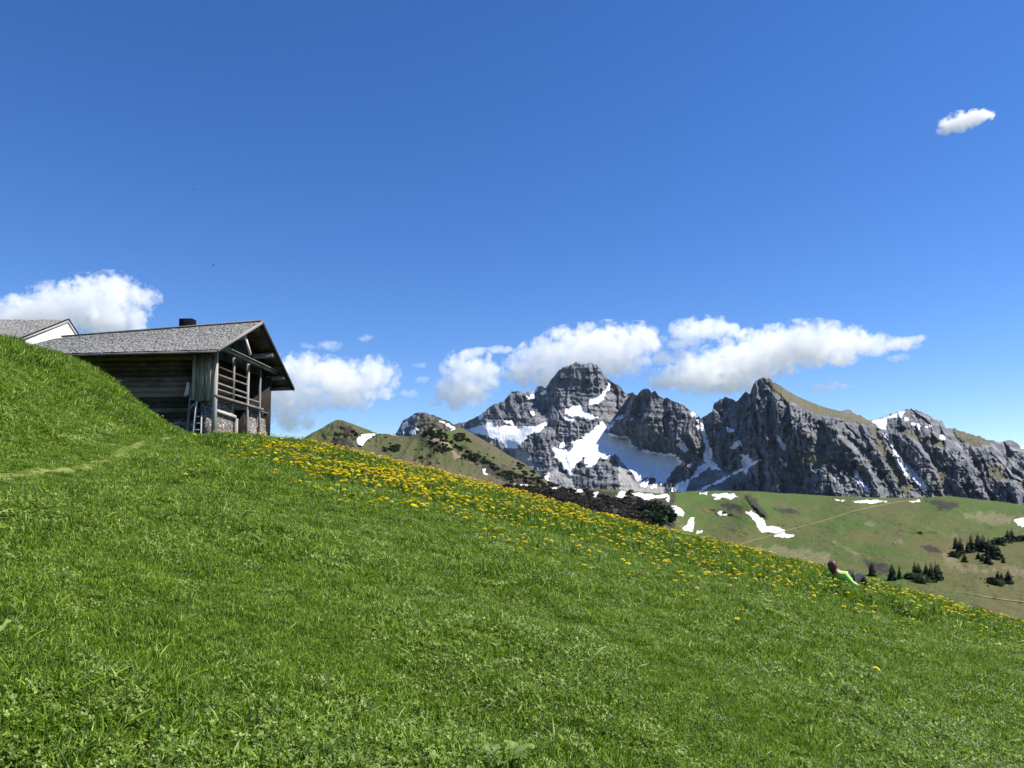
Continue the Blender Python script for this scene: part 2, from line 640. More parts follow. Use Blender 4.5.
def softmin(t, c, k):
    return c - k * np.logaddexp(0, (c - t) / k)


def meadow(x, y, detail=True):
    x = np.asarray(x, float)
    y = np.asarray(y, float)
    Lx = 0.25 * softmin(-x, 6.1, 0.7)
    Lx = np.where(x > 30, -7.5 - (x - 30) * 0.32, Lx)
    Yy = 0.092 * softmin(y, 22.0, 1.5)
    right = sstep(-10.5, -6.5, x)
    crest = 21.5 - 0.06 * np.clip(x, -8, 14)
    drop = 0.36 * 2.0 * np.logaddexp(0, (y - crest - 2.0) / 2.0) * right
    drop_left = 0.25 * np.logaddexp(0, (y - 70) / 6.0) * 6.0 * (1 - right)
    xp = np.interp(y, PATH_Y, PATH_X)
    tt = xp - x
    amp = (1.60 + 0.30 * sstep(14, 21, y)) * sstep(33.0, 22.0, y) * sstep(-2, 9, y) + 0.25
    mound = amp * sstep(0.25, 4.2, tt) * sstep(34.5, 29.0, y)
    # beyond the barn the hillside goes on rising to the left
    up = 0.16 * np.logaddexp(0, (-x - 24) / 3.0) * 3.0 * sstep(28, 45, y) * 1.0
    z = -1.6 + 0.10 * np.exp(-((x - 7.0) / 3.5) ** 2) * sstep(10, 16, y) + Lx + Yy - drop - drop_left + mound + up
    if detail:
        z = z + 0.07 * fbm(v3(x * 0.55, y * 0.55), 3, 0.5, 3) + 0.040 * fbm(v3(x * 2.6, y * 2.6), 3, 0.55, 8)
        z = z + 0.22 * fbm(v3(x * 0.6, y * 0.6, 4.0), 3, 0.5, 21) * sstep(0.8, 3.0, tt) * sstep(34, 29, y)
        # level ground under the barn
    pad = sstep(1.8, 0.4, np.maximum(np.maximum(-23.5 - x, x + 12.0), np.maximum(32.2 - y, y - 41.0)))
    zb = BARN_Z - 0.05
    z = z * (1 - pad) + np.minimum(z, zb) * pad
    return z


BARN_Z = 2.0
gx = np.concatenate([np.linspace(-400, -45, 26)[:-1], np.linspace(-45, -16, 60)[:-1], np.linspace(-16, 18, 240)[:-1],
                     np.linspace(18, 45, 60)[:-1], np.linspace(45, 400, 26)])
gy = np.concatenate([np.linspace(-200, -8, 22)[:-1], np.linspace(-8, 2, 30)[:-1], np.linspace(2, 30, 220)[:-1],
                     np.linspace(30, 60, 60)[:-1], np.linspace(60, 330, 26)])
GX, GY = np.meshgrid(gx, gy)
GZ = meadow(GX, GY)


def grid_faces(nr, nc):
    a = np.arange(nr * nc).reshape(nr, nc)
    return np.stack([a[:-1, :-1], a[:-1, 1:], a[1:, 1:], a[1:, :-1]], -1).reshape(-1, 4)


me = mesh_np('meadow', np.stack([GX, GY, GZ], -1).reshape(-1, 3), grid_faces(len(gy), len(gx)), [M['soil']], True)
tag(link('meadow', me), kind='structure')


def path_ribbon(name, pts, w, surf, mat, lift):
    pts = np.asarray(pts, float)
    d = np.gradient(pts, axis=0)
    d /= np.linalg.norm(d, axis=1)[:, None] + 1e-9
    nrm = np.stack([-d[:, 1], d[:, 0]], -1)
    rows = []
    for k in np.linspace(-1, 1, 5):
        ww = w * (1 + 0.35 * fbm(v3(np.arange(len(pts)) * 0.35, k * 3), 3, 0.5, 5))
        q = pts + nrm * (k * ww / 2)[:, None]
        z = surf(q[:, 0], q[:, 1]) + lift - 0.02 * (abs(k) == 1)
        rows.append(np.column_stack([q, z]))
    V = np.stack(rows, 1).reshape(-1, 3)
    me = mesh_np(name, V, grid_faces(len(pts), 5), [mat], True)
    return tag(link(name, me), kind='structure')


py_ = np.linspace(2, 24, 120)
path_ribbon('path', np.column_stack([np.interp(py_, PATH_Y, PATH_X) + 0.12 * np.sin(py_ * 0.9), py_]), 0.20, meadow, M['path'], 0.015)

# valley floor under everything, out to the horizon
s = 24000.0
k = np.concatenate([-np.geomspace(s, 300, 24), np.linspace(-200, 200, 5), np.geomspace(300, s, 24)])
KX, KY = np.meshgrid(k, k)
KZ = -165 + 12 * fbm(v3(KX / 900, KY / 900), 3, 0.5, 40)
me = mesh_np('ground', np.stack([KX, KY, KZ], -1).reshape(-1, 3), grid_faces(len(k), len(k)), [M['hill_far']], True,
             {a: np.zeros(KX.size) for a in ('snow', 'bare', 'heath', 'dry')})
tag(link('ground', me), kind='structure')


# ------------------------------------------------------------------ hills and mountains as terrain
def terrain(name, px, sky_pts, bottom, depth, nrows, attrs, mat, back, floor_z, jag=None, smooth=False, run=0.45):
    sp = np.asarray(sky_pts, float)
    top = np.interp(px, sp[:, 0], sp[:, 1])
    if jag is not None:
        top = top + jag(px)
    bot = np.interp(px, *np.asarray(bottom, float).T) if not np.isscalar(bottom) else np.full(px.shape, float(bottom))
    t = np.linspace(0, 1, nrows)[:, None]
    PX = np.broadcast_to(px[None], (nrows, len(px)))
    PY = bot[None] + (top - bot)[None] * t
    D = depth(PX, PY, top[None])
    P = unproj(PX, PY, D)
    A = {k: f(PX, PY) for k, f in attrs.items()}
    rows = [P]
    # foot: the slope runs on down towards the valley in front, its bumps dying out
    front = []
    f0 = P[0]
    n_ = len(px)
    ds = np.ones_like(f0[:, 1])
    sm = f0[:, 1].copy()
    w_ = 140
    pad = np.pad(sm, w_, mode='edge')
    sm = np.convolve(pad, np.ones(2 * w_ + 1) / (2 * w_ + 1), 'valid')
    vv = f0[:, 2] / f0[:, 1]
    uu = f0[:, 0] / f0[:, 1]
    NF = 14
    for kk in range(1, NF + 1):
        q = kk / NF
        yk = f0[:, 1] * (1 - min(1, 3 * q)) + sm * min(1, 3 * q)
        yy = yk - run * q * sm
        zz = vv * yk - run * q * sm * (0.20 + 0.25 * q) + 0.012 * sm * q * fbm(v3(uu * 9, q * 4), 4, 0.5, 71)
        zz = np.maximum(zz, floor_z - 6 + 0 * zz)
        front.append(np.stack([uu * yk + 0 * yy, yy, zz], -1)[None])
    front = front[::-1]
    # far side: falls away behind the crest
    c = P[-1]
    bk = []
    for kk in range(1, 9):
        q = (kk / 8.0) ** 1.5
        g = c.copy()
        g[:, 1] = c[:, 1] + back * q
        g[:, 0] = c[:, 0] * (1 + back * q / c[:, 1])
        g[:, 2] = c[:, 2] + (floor_z - c[:, 2]) * q * 0.95 + 0.012 * back * q * fbm(v3(c[:, 0] / back * 12, kk * 3.1), 3, 0.5, 77) - 0.02 * back * min(q * 8, 1) * 0.5
        bk.append(g[None])
    allr = np.concatenate(front + rows + bk, 0)
    nr = allr.shape[0]
    at = {}
    for k2, a in A.items():
        a = np.broadcast_to(a, (nrows, len(px)))
        at[k2] = np.concatenate([np.zeros((NF, len(px))) + (0.4 if k2 == 'dry' else 0.0), a, np.repeat(a[-1:], 8, 0)], 0)
    me = mesh_np(name, allr.reshape(-1, 3), grid_faces(nr, len(px)), [mat], smooth, at)
    return tag(link(name, me), kind='structure'), (PX, PY, D)


def masks(polys, soft=1.0, wob=1.2, freq=0.25, seed=0):
    def f(px, py):
        w = wob * fbm(v3(px * freq, py * freq), 4, 0.55, 60 + seed)
        out = np.zeros(np.shape(px))
        for p in polys:
            out = np.maximum(out, sstep(-soft, soft, poly_sd(px, py, p) + w))
        return out
    return f


# ---- the rocky range
SKY_RANGE = [(60, 500), (200, 484), (300, 462), (370, 442), (388, 437), (395, 434), (399, 428), (403, 420), (410, 416), (418, 413), (425, 412.5), (435, 416), (445, 420),
             (455, 424), (463, 423), (472, 419), (480, 414), (486, 410), (495, 404), (505, 400), (511, 392), (518, 390.5), (525, 393),
             (530, 391), (534, 393.5), (537, 386.5), (541, 385), (545, 388.5), (549, 383), (553, 378), (557, 372), (563, 367), (570, 364.5),
             (577, 362), (582, 364.5), (590, 362.5), (597, 365), (601, 370), (603, 375), (610, 380), (614, 384), (619, 386), (624, 392),
             (629, 394), (633, 393), (637, 396), (640, 391), (643, 389.5), (648, 388.8), (651, 392), (655, 391), (658, 396), (662, 398), (668, 398), (674, 401),
             (682, 405), (690, 410), (697, 415), (701, 418), (705, 416), (712, 411), (714, 404), (719, 400), (725, 396.5), (730, 399), (736, 401.5), (738, 401),
             (740, 397), (743, 394), (746, 391.3), (750, 394), (752, 388), (754, 383), (758, 378.5), (762, 377), (769, 378), (773, 381.5),
             (781, 386), (788, 391), (796, 395.5), (806, 400), (816, 404), (826, 407.5), (836, 410), (843, 411.6), (845, 409.2), (848, 408.2),
             (851, 410), (853, 412.6), (860, 415.5), (868, 419.7), (874, 420.5), (880, 418), (890, 414.6), (900, 411.3), (906, 409.3), (911, 408.8), (919, 410.5),
             (928, 414.5), (934, 419), (938, 420.4), (942, 420.5), (946, 427), (950, 428.6), (955, 428), (959, 430.2), (964, 431.5), (970, 433.5),
             (978, 436), (985, 439), (993, 441), (1000, 442.2), (1004, 440.8), (1010, 440), (1016, 442), (1021, 447), (1026, 444.5), (1036, 448), (1050, 452),
             (1070, 455), (1110, 466), (1160, 472), (1230, 478), (1300, 490), (1400, 500), (1480, 512)]

DA = TPS([
    (380, 440, 5000), (410, 416, 4950), (430, 414, 4900), (450, 424, 4880), (415, 440, 4800), (440, 445, 4700), (470, 425, 4800),
    (400, 490, 4300), (450, 490, 4200), (500, 490, 4080),
    (490, 407, 4720), (505, 400, 4740), (518, 390, 4780), (535, 388, 4800), (500, 418, 4620), (515, 410, 4640), (528, 402, 4690), (540, 402, 4720), (545, 412, 4640),
    (485, 428, 4560), (505, 430, 4480), (520, 430, 4440), (545, 424, 4420), (510, 445, 4290),
    (577, 362, 4660), (563, 367, 4650), (597, 365, 4660), (552, 385, 4680), (558, 392, 4580), (575, 385, 4580), (592, 385, 4590), (556, 408, 4500), (575, 402, 4510), (588, 402, 4500),
    (612, 382, 4680), (606, 392, 4600), (626, 394, 4700), (618, 405, 4600), (630, 410, 4560),
    (572, 409, 4430), (585, 412, 4390), (596, 417, 4340), (566, 416, 4330),
    (555, 419, 4250), (540, 426, 4210), (527, 434, 4180), (517, 443, 4150), (560, 430, 4210), (575, 428, 4260), (592, 424, 4290), (548, 445, 4110), (565, 447, 4110), (530, 455, 4080), (535, 475, 3960), (552, 470, 3960),
    (607, 430, 4280), (600, 440, 4180), (612, 450, 4110), (585, 450, 4090), (570, 460, 4000), (560, 478, 3900), (575, 478, 3880), (583, 462, 3990), (596, 468, 3930), (600, 485, 3810),
    (625, 445, 4180), (640, 460, 4060), (630, 475, 3900), (655, 472, 3930), (665, 486, 3800), (640, 488, 3780), (690, 470, 3900), (690, 490, 3740),
    (580, 505, 3700), (640, 505, 3650), (520, 505, 3850), (700, 505, 3600), (660, 420, 4400), (700, 440, 4200)], 0.004)

DB = TPS([
    (608, 432, 4120), (615, 425, 4130), (622, 418, 4130), (630, 404, 4140), (640, 391, 4110), (648, 389, 4080), (655, 392, 4070), (662, 399, 4130), (640, 415, 4060), (628, 432, 4070), (650, 420, 4000), (660, 440, 3960), (645, 448, 4010),
    (672, 401, 4080), (690, 410, 4020), (699, 417, 4020), (675, 425, 3950), (690, 435, 3890), (680, 455, 3900), (700, 425, 3950), (705, 440, 3900), (712, 460, 3810),
    (725, 397, 3960), (712, 412, 3980), (735, 402, 3900), (720, 425, 3860), (735, 430, 3760), (725, 455, 3730), (740, 391, 3840), (746, 391, 3810), (755, 383, 3760), (763, 377, 3720), (770, 379, 3720),
    (755, 405, 3640), (765, 400, 3600), (772, 410, 3540), (755, 435, 3560), (768, 440, 3490), (778, 450, 3430), (745, 470, 3600), (765, 478, 3450), (700, 480, 3760), (680, 478, 3830), (690, 492, 3690), (730, 492, 3560), (780, 492, 3340),
    (790, 392, 3760), (810, 402, 3800), (830, 408, 3830), (848, 410, 3850), (868, 420, 3850),
    (780, 396, 3580), (795, 405, 3560), (812, 412, 3560), (830, 416, 3580), (850, 421, 3600), (868, 427, 3640),
    (800, 430, 3440), (825, 435, 3400), (850, 440, 3400), (805, 460, 3360), (830, 465, 3280), (855, 470, 3280), (810, 492, 3260), (840, 492, 3190), (870, 492, 3180),
    (885, 430, 3640), (893, 445, 3540), (905, 465, 3400), (922, 488, 3260),
    (880, 418, 3900), (908, 409, 3900), (930, 416, 3900), (945, 428, 3850), (970, 434, 3820), (1000, 442, 3760), (1024, 446, 3720), (1080, 458, 3650), (1150, 478, 3550),
    (905, 425, 3700), (915, 437, 3560), (935, 440, 3560), (930, 460, 3420), (950, 445, 3540), (965, 460, 3400), (985, 450, 3480), (985, 475, 3280), (1010, 465, 3330), (1030, 480, 3230), (950, 488, 3230), (1000, 495, 3120), (1060, 495, 3080), (1100, 490, 3100), (1150, 500, 3050),
    (900, 505, 3120), (800, 505, 3220), (700, 505, 3620), (1000, 510, 3040)], 0.004)

PB = [(634, 385), (632, 398), (629, 405), (626, 412), (622, 418), (617, 423), (610, 428), (608, 432), (612, 436), (622, 437.5), (628, 438.5), (632, 446),
      (640, 449), (652, 453.5), (660, 455.5), (668, 457), (675, 457.5), (680, 462), (674, 470), (668, 478), (663, 487), (668, 491), (672, 520),
      (1300, 540), (1300, 300), (640, 300)]


def facets(px, py, sx, sy, seed):
    """angular blocks: each cell of a jittered lattice is a plane of its own tilt (range about -1..1)"""
    x, y = px / sx, py / sy
    ix, iy = np.floor(x), np.floor(y)
    best = np.full(np.shape(x), 1e9)
    out = np.zeros(np.shape(x))
    for dx in (-1, 0, 1):
        for dy in (-1, 0, 1):
            cx, cy = ix + dx, iy + dy
            h = [_hash(cx.astype(np.int64) + 5000, cy.astype(np.int64) + 5000, np.full(cx.shape, 7 + k_), seed) for k_ in range(5)]
            qx, qy = x - (cx + h[0]), y - (cy + h[1])
            dd = qx * qx + qy * qy
            v = (h[2] - 0.5) * 2.2 * qx + (h[3] - 0.5) * 1.6 * qy + (h[4] - 0.5) * 0.5
            k_ = dd < best
            best = np.where(k_, dd, best)
            out = np.where(k_, v, out)
    return out


def depth_range(px, py, top):
    w = 1.6 * fbm(v3(px * 0.2, py * 0.2), 3, 0.5, 5)
    mb = sstep(-1.3, 1.3, poly_sd(px, py, PB) + w)
    d = DA(np.clip(px, 380, 720), py) * (1 - mb) + (DB(np.clip(px, 600, 1150), py) - 0.25 * np.clip(px - 608, 0, 165)) * mb
    # how rocky: less on the snowfields, scree and turf
    calm = np.clip(SNOW_R(px, py) * 0.85 * (1 - 0.6 * mb) + TURF_R(px, py) * 0.6 + SCREE_R(px, py) * 0.8, 0, 0.93)
    rock = 1 - calm
    q = v3(px, py)
    # warp
    wx = 9 * fbm(q * 0.035, 3, 0.5, 11)
    wy = 9 * fbm(q * 0.035 + 40, 3, 0.5, 12)
    # ribs and gullies running down the faces, leaning down to the right on the right-hand ridge
    lean = 0.42 * sstep(770, 880, px) + 0.12
    rib = px + wx - lean * (py - 420)
    g1 = ridged(v3(rib / 22.0, (py + wy) / 70.0, 1.0), 3, 0.5, 31)
    g2 = ridged(v3(rib / 8.5, (py + wy) / 30.0, 2.0), 4, 0.55, 32)
    g3 = ridged(v3((px + 0.4 * wx) / 4.2, (py + 0.4 * wy) / 6.5, 3.0), 3, 0.6, 33)
    fc = facets(px + 0.8 * wx - lean * (py - 420), py + 0.8 * wy, 15.0, 30.0, 101) * 1.0 + 0.55 * facets(px + 0.5 * wx, py + 0.5 * wy, 6.0, 10.0, 102) + 0.22 * facets(px, py, 2.6, 3.8, 103)
    bands = fbm(v3((px + 3 * wx) / 120.0, (py + 0.6 * wy - 0.10 * (px - 580)) / 3.4, 5.0), 3, 0.6, 34)
    edge = sstep(0.0, 10.0, py - top)          # keep the skyline where it is
    amp = rock * (0.45 + 0.55 * edge)
    left = 1 - sstep(640, 700, px)
    d = d - amp * (1 - 0.3 * left) * (60 * (g1 - 0.5) + 40 * (g2 - 0.5) + 22 * (g3 - 0.5)) - amp * (12 + 14 * left) * bands - amp * (62 - 16 * left) * fc
    # dark, left-facing sides of the right-hand ribs
    saw = np.mod(rib / 34.0 + 0.35 * fbm(q * 0.02, 2, 0.5, 14), 1.0)
    tri = np.where(saw < 0.74, saw / 0.74, (1 - saw) / 0.26)
    d = d - rock * edge * sstep(785, 815, px) * 150 * tri * (0.6 + 0.5 * fbm(q * 0.03, 3, 0.5, 15))
    d = d + calm * 5 * fbm(q * 0.25, 3, 0.5, 16)
    return d


SNOW_POLYS = [
    [(466, 430), (480, 425), (490, 423), (500, 427), (508, 425), (520, 428), (526, 426), (535, 427), (549, 422), (541, 431), (531, 434), (525, 440), (517, 448), (508, 448), (498, 440), (488, 436), (474, 434)],
    [(504, 421), (510, 420), (514, 425), (506, 425)], [(526, 396), (534, 395), (535, 400), (527, 400)], [(529, 410), (533, 411), (535, 415), (530, 414)], [(478, 415), (482, 413), (483, 417), (480, 420)],
    [(541, 393), (545, 390), (546, 393), (542, 397)],
    [(566, 409), (573, 406), (580, 405), (585, 410), (592, 414), (598, 417), (590, 419), (580, 417), (572, 416), (565, 413)], [(563, 416), (570, 417), (575, 421), (566, 420)],
    [(609, 384), (604, 391), (600, 394), (592, 398), (587, 404), (593, 405), (600, 403), (606, 395), (610, 388)],
    [(624, 414), (615, 420), (607, 426), (602, 422), (598, 424), (590, 432), (580, 438), (572, 441), (575, 447), (562, 450), (552, 448), (555, 457), (562, 465), (567, 474), (571, 478), (572, 468), (580, 462), (584, 457), (587, 467), (592, 468), (600, 457), (606, 458), (615, 455), (621, 461), (627, 468), (633, 474), (638, 482), (645, 478), (655, 478), (662, 486), (668, 478), (674, 470), (682, 462), (676, 455), (660, 453), (645, 450), (630, 444), (628, 437), (612, 435), (606, 432), (613, 425), (622, 417)],
    [(560, 442), (564, 443), (564, 449), (560, 447)], [(545, 477), (549, 474), (550, 480), (546, 481)],
    [(640, 485), (650, 474), (653, 474), (645, 488)], [(650, 488), (658, 478), (662, 477), (656, 489)],
    [(690, 413), (694, 411), (697, 417), (692, 416)], [(700, 416), (703, 424), (706, 434), (709, 444), (713, 452), (712, 459), (717, 465), (721, 470), (712, 470), (705, 463), (703, 456), (705, 448), (702, 436), (699, 424)],
    [(697, 420), (700, 420), (700, 431), (697, 428)], [(727, 427), (733, 429), (736, 432), (728, 432)], [(729, 447), (735, 443), (739, 441), (745, 447), (738, 447), (733, 450)],
    [(677, 444), (682, 441), (688, 449), (683, 453)], [(684, 465), (691, 465), (688, 469)], [(690, 477), (697, 468), (708, 461), (716, 463), (705, 470), (697, 477), (690, 481)],
    [(668, 491), (678, 484), (686, 479), (692, 478), (687, 486), (686, 492)], [(695, 492), (728, 475.4), (758, 459), (762, 460), (728, 478), (699, 492)],
    [(741, 455), (748, 455), (752, 460), (748, 466), (746, 478), (743, 468)], [(774, 431), (780, 437), (785, 444), (785, 453), (782, 448), (778, 440)], [(778, 457), (782, 459), (789, 469), (785, 467)],
    [(872, 421.5), (880, 419), (890, 415), (899, 412), (905, 411), (902, 417), (897, 418), (890, 419), (887, 421), (887, 430), (881, 428)],
    [(884, 433), (889, 437), (894, 446), (900, 456), (897, 456), (890, 446)], [(893, 456), (899, 459), (906, 468), (911, 478), (905, 475), (897, 466)], [(905, 463), (912, 469), (922, 480), (931, 490), (922, 488), (912, 478)],
    [(905, 418), (908, 418), (909, 421), (905, 421)], [(911, 421.5), (916, 423), (915, 425.5), (912, 424)], [(918, 424), (920.5, 425), (920, 429), (918, 428)], [(929, 422.5), (934, 426), (933, 428), (929, 425)], [(938, 435), (943, 434.5), (947, 439), (942, 440)],
    [(926, 426), (928, 426), (928, 429), (926, 428)], [(937, 460), (940, 461), (942, 467), (939, 466)], [(850, 464), (856, 470), (864, 482), (870, 492), (865, 491), (857, 480)], [(1019, 443), (1024, 445), (1026, 449), (1020, 447)],
    [(403, 424), (407, 422), (406, 428), (404, 433), (401, 431)], [(412, 415), (416, 415), (415, 418), (411, 418)], [(409, 433), (416, 427), (418, 429), (413, 436)], [(440, 421), (449, 424), (455, 428), (450, 428), (443, 424)],
]
TURF_POLYS = [
    [(771, 380), (780, 384), (790, 390), (810, 400), (830, 406), (860, 414), (874, 422), (866, 426), (850, 421), (838, 418), (825, 417), (810, 412), (800, 407), (790, 402), (778, 396), (770, 389)],
    [(796, 451), (812, 453), (826, 455), (829, 463), (815, 469), (806, 463)], [(898, 428), (910, 430), (922, 437), (942, 440), (944, 448), (928, 446), (915, 438), (902, 433)],
    [(953, 428), (970, 434), (990, 441), (992, 447), (972, 446), (955, 438)], [(872, 426), (880, 436), (893, 458), (905, 480), (915, 492), (905, 494), (890, 470), (876, 445)],
    [(932, 446), (942, 458), (944, 475), (955, 495), (945, 495), (936, 470)], [(985, 468), (1000, 465), (1008, 478), (995, 482)],
    [(420, 414), (445, 421), (470, 430), (470, 440), (425, 440), (415, 430)],
]
SCREE_POLYS = [[(618, 460), (624, 466), (632, 477), (640, 484), (664, 487), (664, 494), (620, 494)], [(556, 466), (566, 478), (572, 480), (577, 490), (556, 494), (548, 476)],
               [(515, 448), (530, 455), (540, 478), (548, 490), (530, 490), (518, 470)],
               [(690, 478), (716, 464), (722, 472), (745, 470), (760, 465), (750, 478), (720, 494), (680, 494)]]
SNOW_R = masks(SNOW_POLYS, 0.8, 2.6, 0.33, 1)
TURF_R = masks(TURF_POLYS, 2.0, 3.0, 0.18, 2)
SCREE_R = masks(SCREE_POLYS, 3.0, 4.0, 0.15, 3)


def jag_range(px):
    a = 1.0 - 0.85 * (sstep(770, 778, px) * (1 - sstep(838, 842, px)))
    return a * (1.5 * fbm(v3(px * 0.30, 0.3), 4, 0.6, 90) + 1.0 * facets(px, np.zeros_like(px), 4.5, 3.0, 93))


terrain('mountain', np.concatenate([np.arange(60, 372, 5.0), np.arange(372, 1060, 0.62), np.arange(1060, 1480, 3.0)]), SKY_RANGE, [(60, 515), (372, 512), (1110, 520), (1480, 545)], depth_range, 250,
        {'snow': SNOW_R, 'turf': lambda px, py: TURF_R(px, py) * sstep(3.0, 5.5, np.hypot(px - 847.5, py - 409)), 'scree': lambda px, py: SCREE_R(px, py) * sstep(674, 670, px)}, M['rock'], 2200.0, -165.0, jag_range)

# ---- the brown-green hump in front of it on the left
SKY_C = [(-500, 520), (-100, 500), (100, 488), (230, 468), (270, 452), (300, 440), (312, 433), (322, 428), (330, 423), (337, 419.5), (342, 420), (350, 423), (360, 426.5), (370, 430.5), (378, 434),
         (384, 433.5), (392, 434.5), (400, 436.5), (412, 436.5), (420, 434), (425, 430), (430, 428), (436, 429), (443, 431.5), (449, 431), (455, 427.5), (459, 427),
         (468, 431), (478, 437), (490, 443.5), (500, 449.5), (508, 455), (515, 458.5), (522, 462), (530, 467), (540, 475), (550, 482.5), (560, 488), (580, 494), (610, 500)]
DC = TPS([(300, 440, 1250), (340, 420, 1300), (380, 434, 1320), (412, 436, 1350), (432, 428, 1330), (458, 427, 1400), (490, 444, 1430), (520, 462, 1420), (560, 488, 1350),
          (320, 460, 1150), (360, 445, 1240), (352, 430, 1260), (372, 440, 1290), (366, 455, 1180), (400, 450, 1220), (430, 440, 1250), (400, 480, 1080), (440, 460, 1180), (470, 450, 1300), (500, 465, 1300),
          (450, 490, 1080), (480, 475, 1180), (500, 490, 1120), (540, 490, 1220), (300, 500, 1000), (400, 510, 980), (500, 510, 1020), (580, 510, 1150)], 0.01)


def depth_C(px, py, top):
    q = v3(px, py)
    calm = 1 - 0.6 * SNOW_C(px, py)
    d = DC(np.clip(px, 250, 620), py)
    d = d - calm * (34 * (ridged(v3((px + 0.5 * py) / 26, py / 26), 4, 0.5, 51) - 0.5) + 6 * fbm(q / 3.0, 3, 0.6, 52)) * (0.35 + 0.65 * sstep(0, 8, py - top))
    return d


SNOW_C = masks([[(356, 440), (360, 435), (365, 434), (376, 433.5), (374, 436.5), (368, 439), (362, 446), (358, 445)], [(370, 429.5), (376, 431), (374, 432), (371, 431)],
                [(482, 469), (486, 468.5), (485, 472), (488, 475), (484, 474)], [(390, 432.5), (399, 433), (398, 436), (391, 435)], [(450, 426), (455, 424), (455, 429), (451, 431)]], 0.7, 0.7, 0.4, 4)
ROCK_C = masks([[(422, 434), (430, 427), (440, 430), (448, 440), (452, 448), (440, 448), (430, 440)], [(448, 446), (456, 450), (462, 462), (455, 460)], [(466, 452), (478, 458), (485, 470), (470, 462)]], 2.0, 2.5, 0.3, 5)
HEATH_C = masks([[(346, 424), (352, 428), (358, 438), (352, 442), (344, 436)], [(330, 440), (345, 436), (356, 446), (352, 456), (330, 454)], [(430, 440), (450, 450), (445, 456), (432, 450)],
                 [(456, 440), (490, 460), (545, 484), (550, 492), (500, 482), (470, 462)]], 3.0, 4.0, 0.2, 6)
DRY_C = lambda px, py: sstep(448, 475, py - 0.12 * (px - 400)) * 0.9 + 0.2
terrain('hill', np.concatenate([np.arange(-500, 232, 6.0), np.arange(232, 612, 0.8)]), SKY_C, [(-500, 545), (232, 520), (610, 530)], depth_C, 110,
        {'snow': SNOW_C, 'bare': lambda px, py: 0.85 * ROCK_C(px, py), 'heath': lambda px, py: 0.75 * HEATH_C(px, py), 'dry': DRY_C},
        M['hill_far'], 500.0, -165.0, lambda px: 0.45 * fbm(v3(px * 0.4, 0.7), 3, 0.6, 91))

# ---- the green alp on the right, with its dark scrubby shoulder on the left
SKY_E = [(230, 540), (380, 508), (470, 492), (495, 486), (510, 483.5), (530, 484.5), (545, 485.5), (560, 487.5), (590, 489), (615, 489.7), (640, 492), (664, 493.5), (672, 493), (690, 491.2), (715, 490.7), (745, 491),
         (760, 491.5), (775, 492.8), (800, 494), (830, 496), (860, 497.2), (900, 497.8), (925, 498), (937, 496.6), (947, 496), (960, 497.2), (975, 499), (1000, 501.5), (1024, 505), (1060, 510), (1120, 521), (1160, 526), (1250, 536), (1400, 552), (1600, 575)]
DE = TPS([(500, 486, 1000), (560, 488, 1020), (615, 490, 1040), (665, 494, 1060), (500, 500, 880), (560, 510, 820), (600, 505, 900), (615, 515, 820), (650, 505, 920), (660, 525, 760), (640, 530, 720),
          (690, 491, 1150), (720, 491, 1180), (760, 492, 1200), (830, 496, 1220), (900, 498, 1220), (947, 496, 1180), (1000, 502, 1160), (1060, 510, 1120), (1150, 528, 1050),
          (690, 510, 980), (720, 508, 1020), (755, 503, 1000), (750, 515, 900), (770, 530, 820), (790, 515, 960), (850, 512, 980), (900, 510, 1000), (945, 508, 1040), (1000, 520, 940), (1060, 530, 880),
          (700, 540, 740), (740, 545, 700), (800, 550, 690), (840, 535, 780), (860, 550, 700), (900, 535, 790), (950, 530, 840), (900, 560, 640), (960, 550, 720), (1010, 550, 730), (1080, 560, 680),
          (860, 580, 560), (920, 582, 555), (980, 580, 570), (1024, 590, 545), (950, 605, 480), (1024, 620, 440), (1100, 640, 420), (800, 600, 520), (700, 580, 600), (600, 540, 700), (880, 625, 430), (500, 530, 720)], 0.01)


def LIM_E(px):
    return np.interp(px, [470, 560, 620, 760, 870, 1024, 1150], [505, 520, 534, 566, 594, 628, 652])


def depth_E(px, py, top):
    q = v3(px, py)
    k = sstep(0, 12, py - top) * (1 - sstep(LIM_E(px) - 6, LIM_E(px) + 8, py))
    band = 1 - sstep(655, 690, px)
    lim = LIM_E(px)
    d = DE(np.clip(px, 470, 1150), np.minimum(py, lim)) * (1 - 0.004 * np.clip(py - lim, 0, 80))
    d = d - (0.3 * (1 - sstep(LIM_E(px) - 6, LIM_E(px) + 8, py)) + 0.7 * k) * ((12 + 22 * sstep(560, 515, py)) * fbm(v3(px / 34, py / 11), 5, 0.55, 61) + 3.0 * fbm(q / v3(9, 4, 1), 3, 0.5, 62)) * (1 - 0.6 * SNOW_E(px, py))
    d = d - band * 16 * (ridged(v3((px + 0.4 * py) / 18, py / 22), 3, 0.5, 63) - 0.5) * k
    d = d - 22 * CLIFF_E(px, py)
    return d


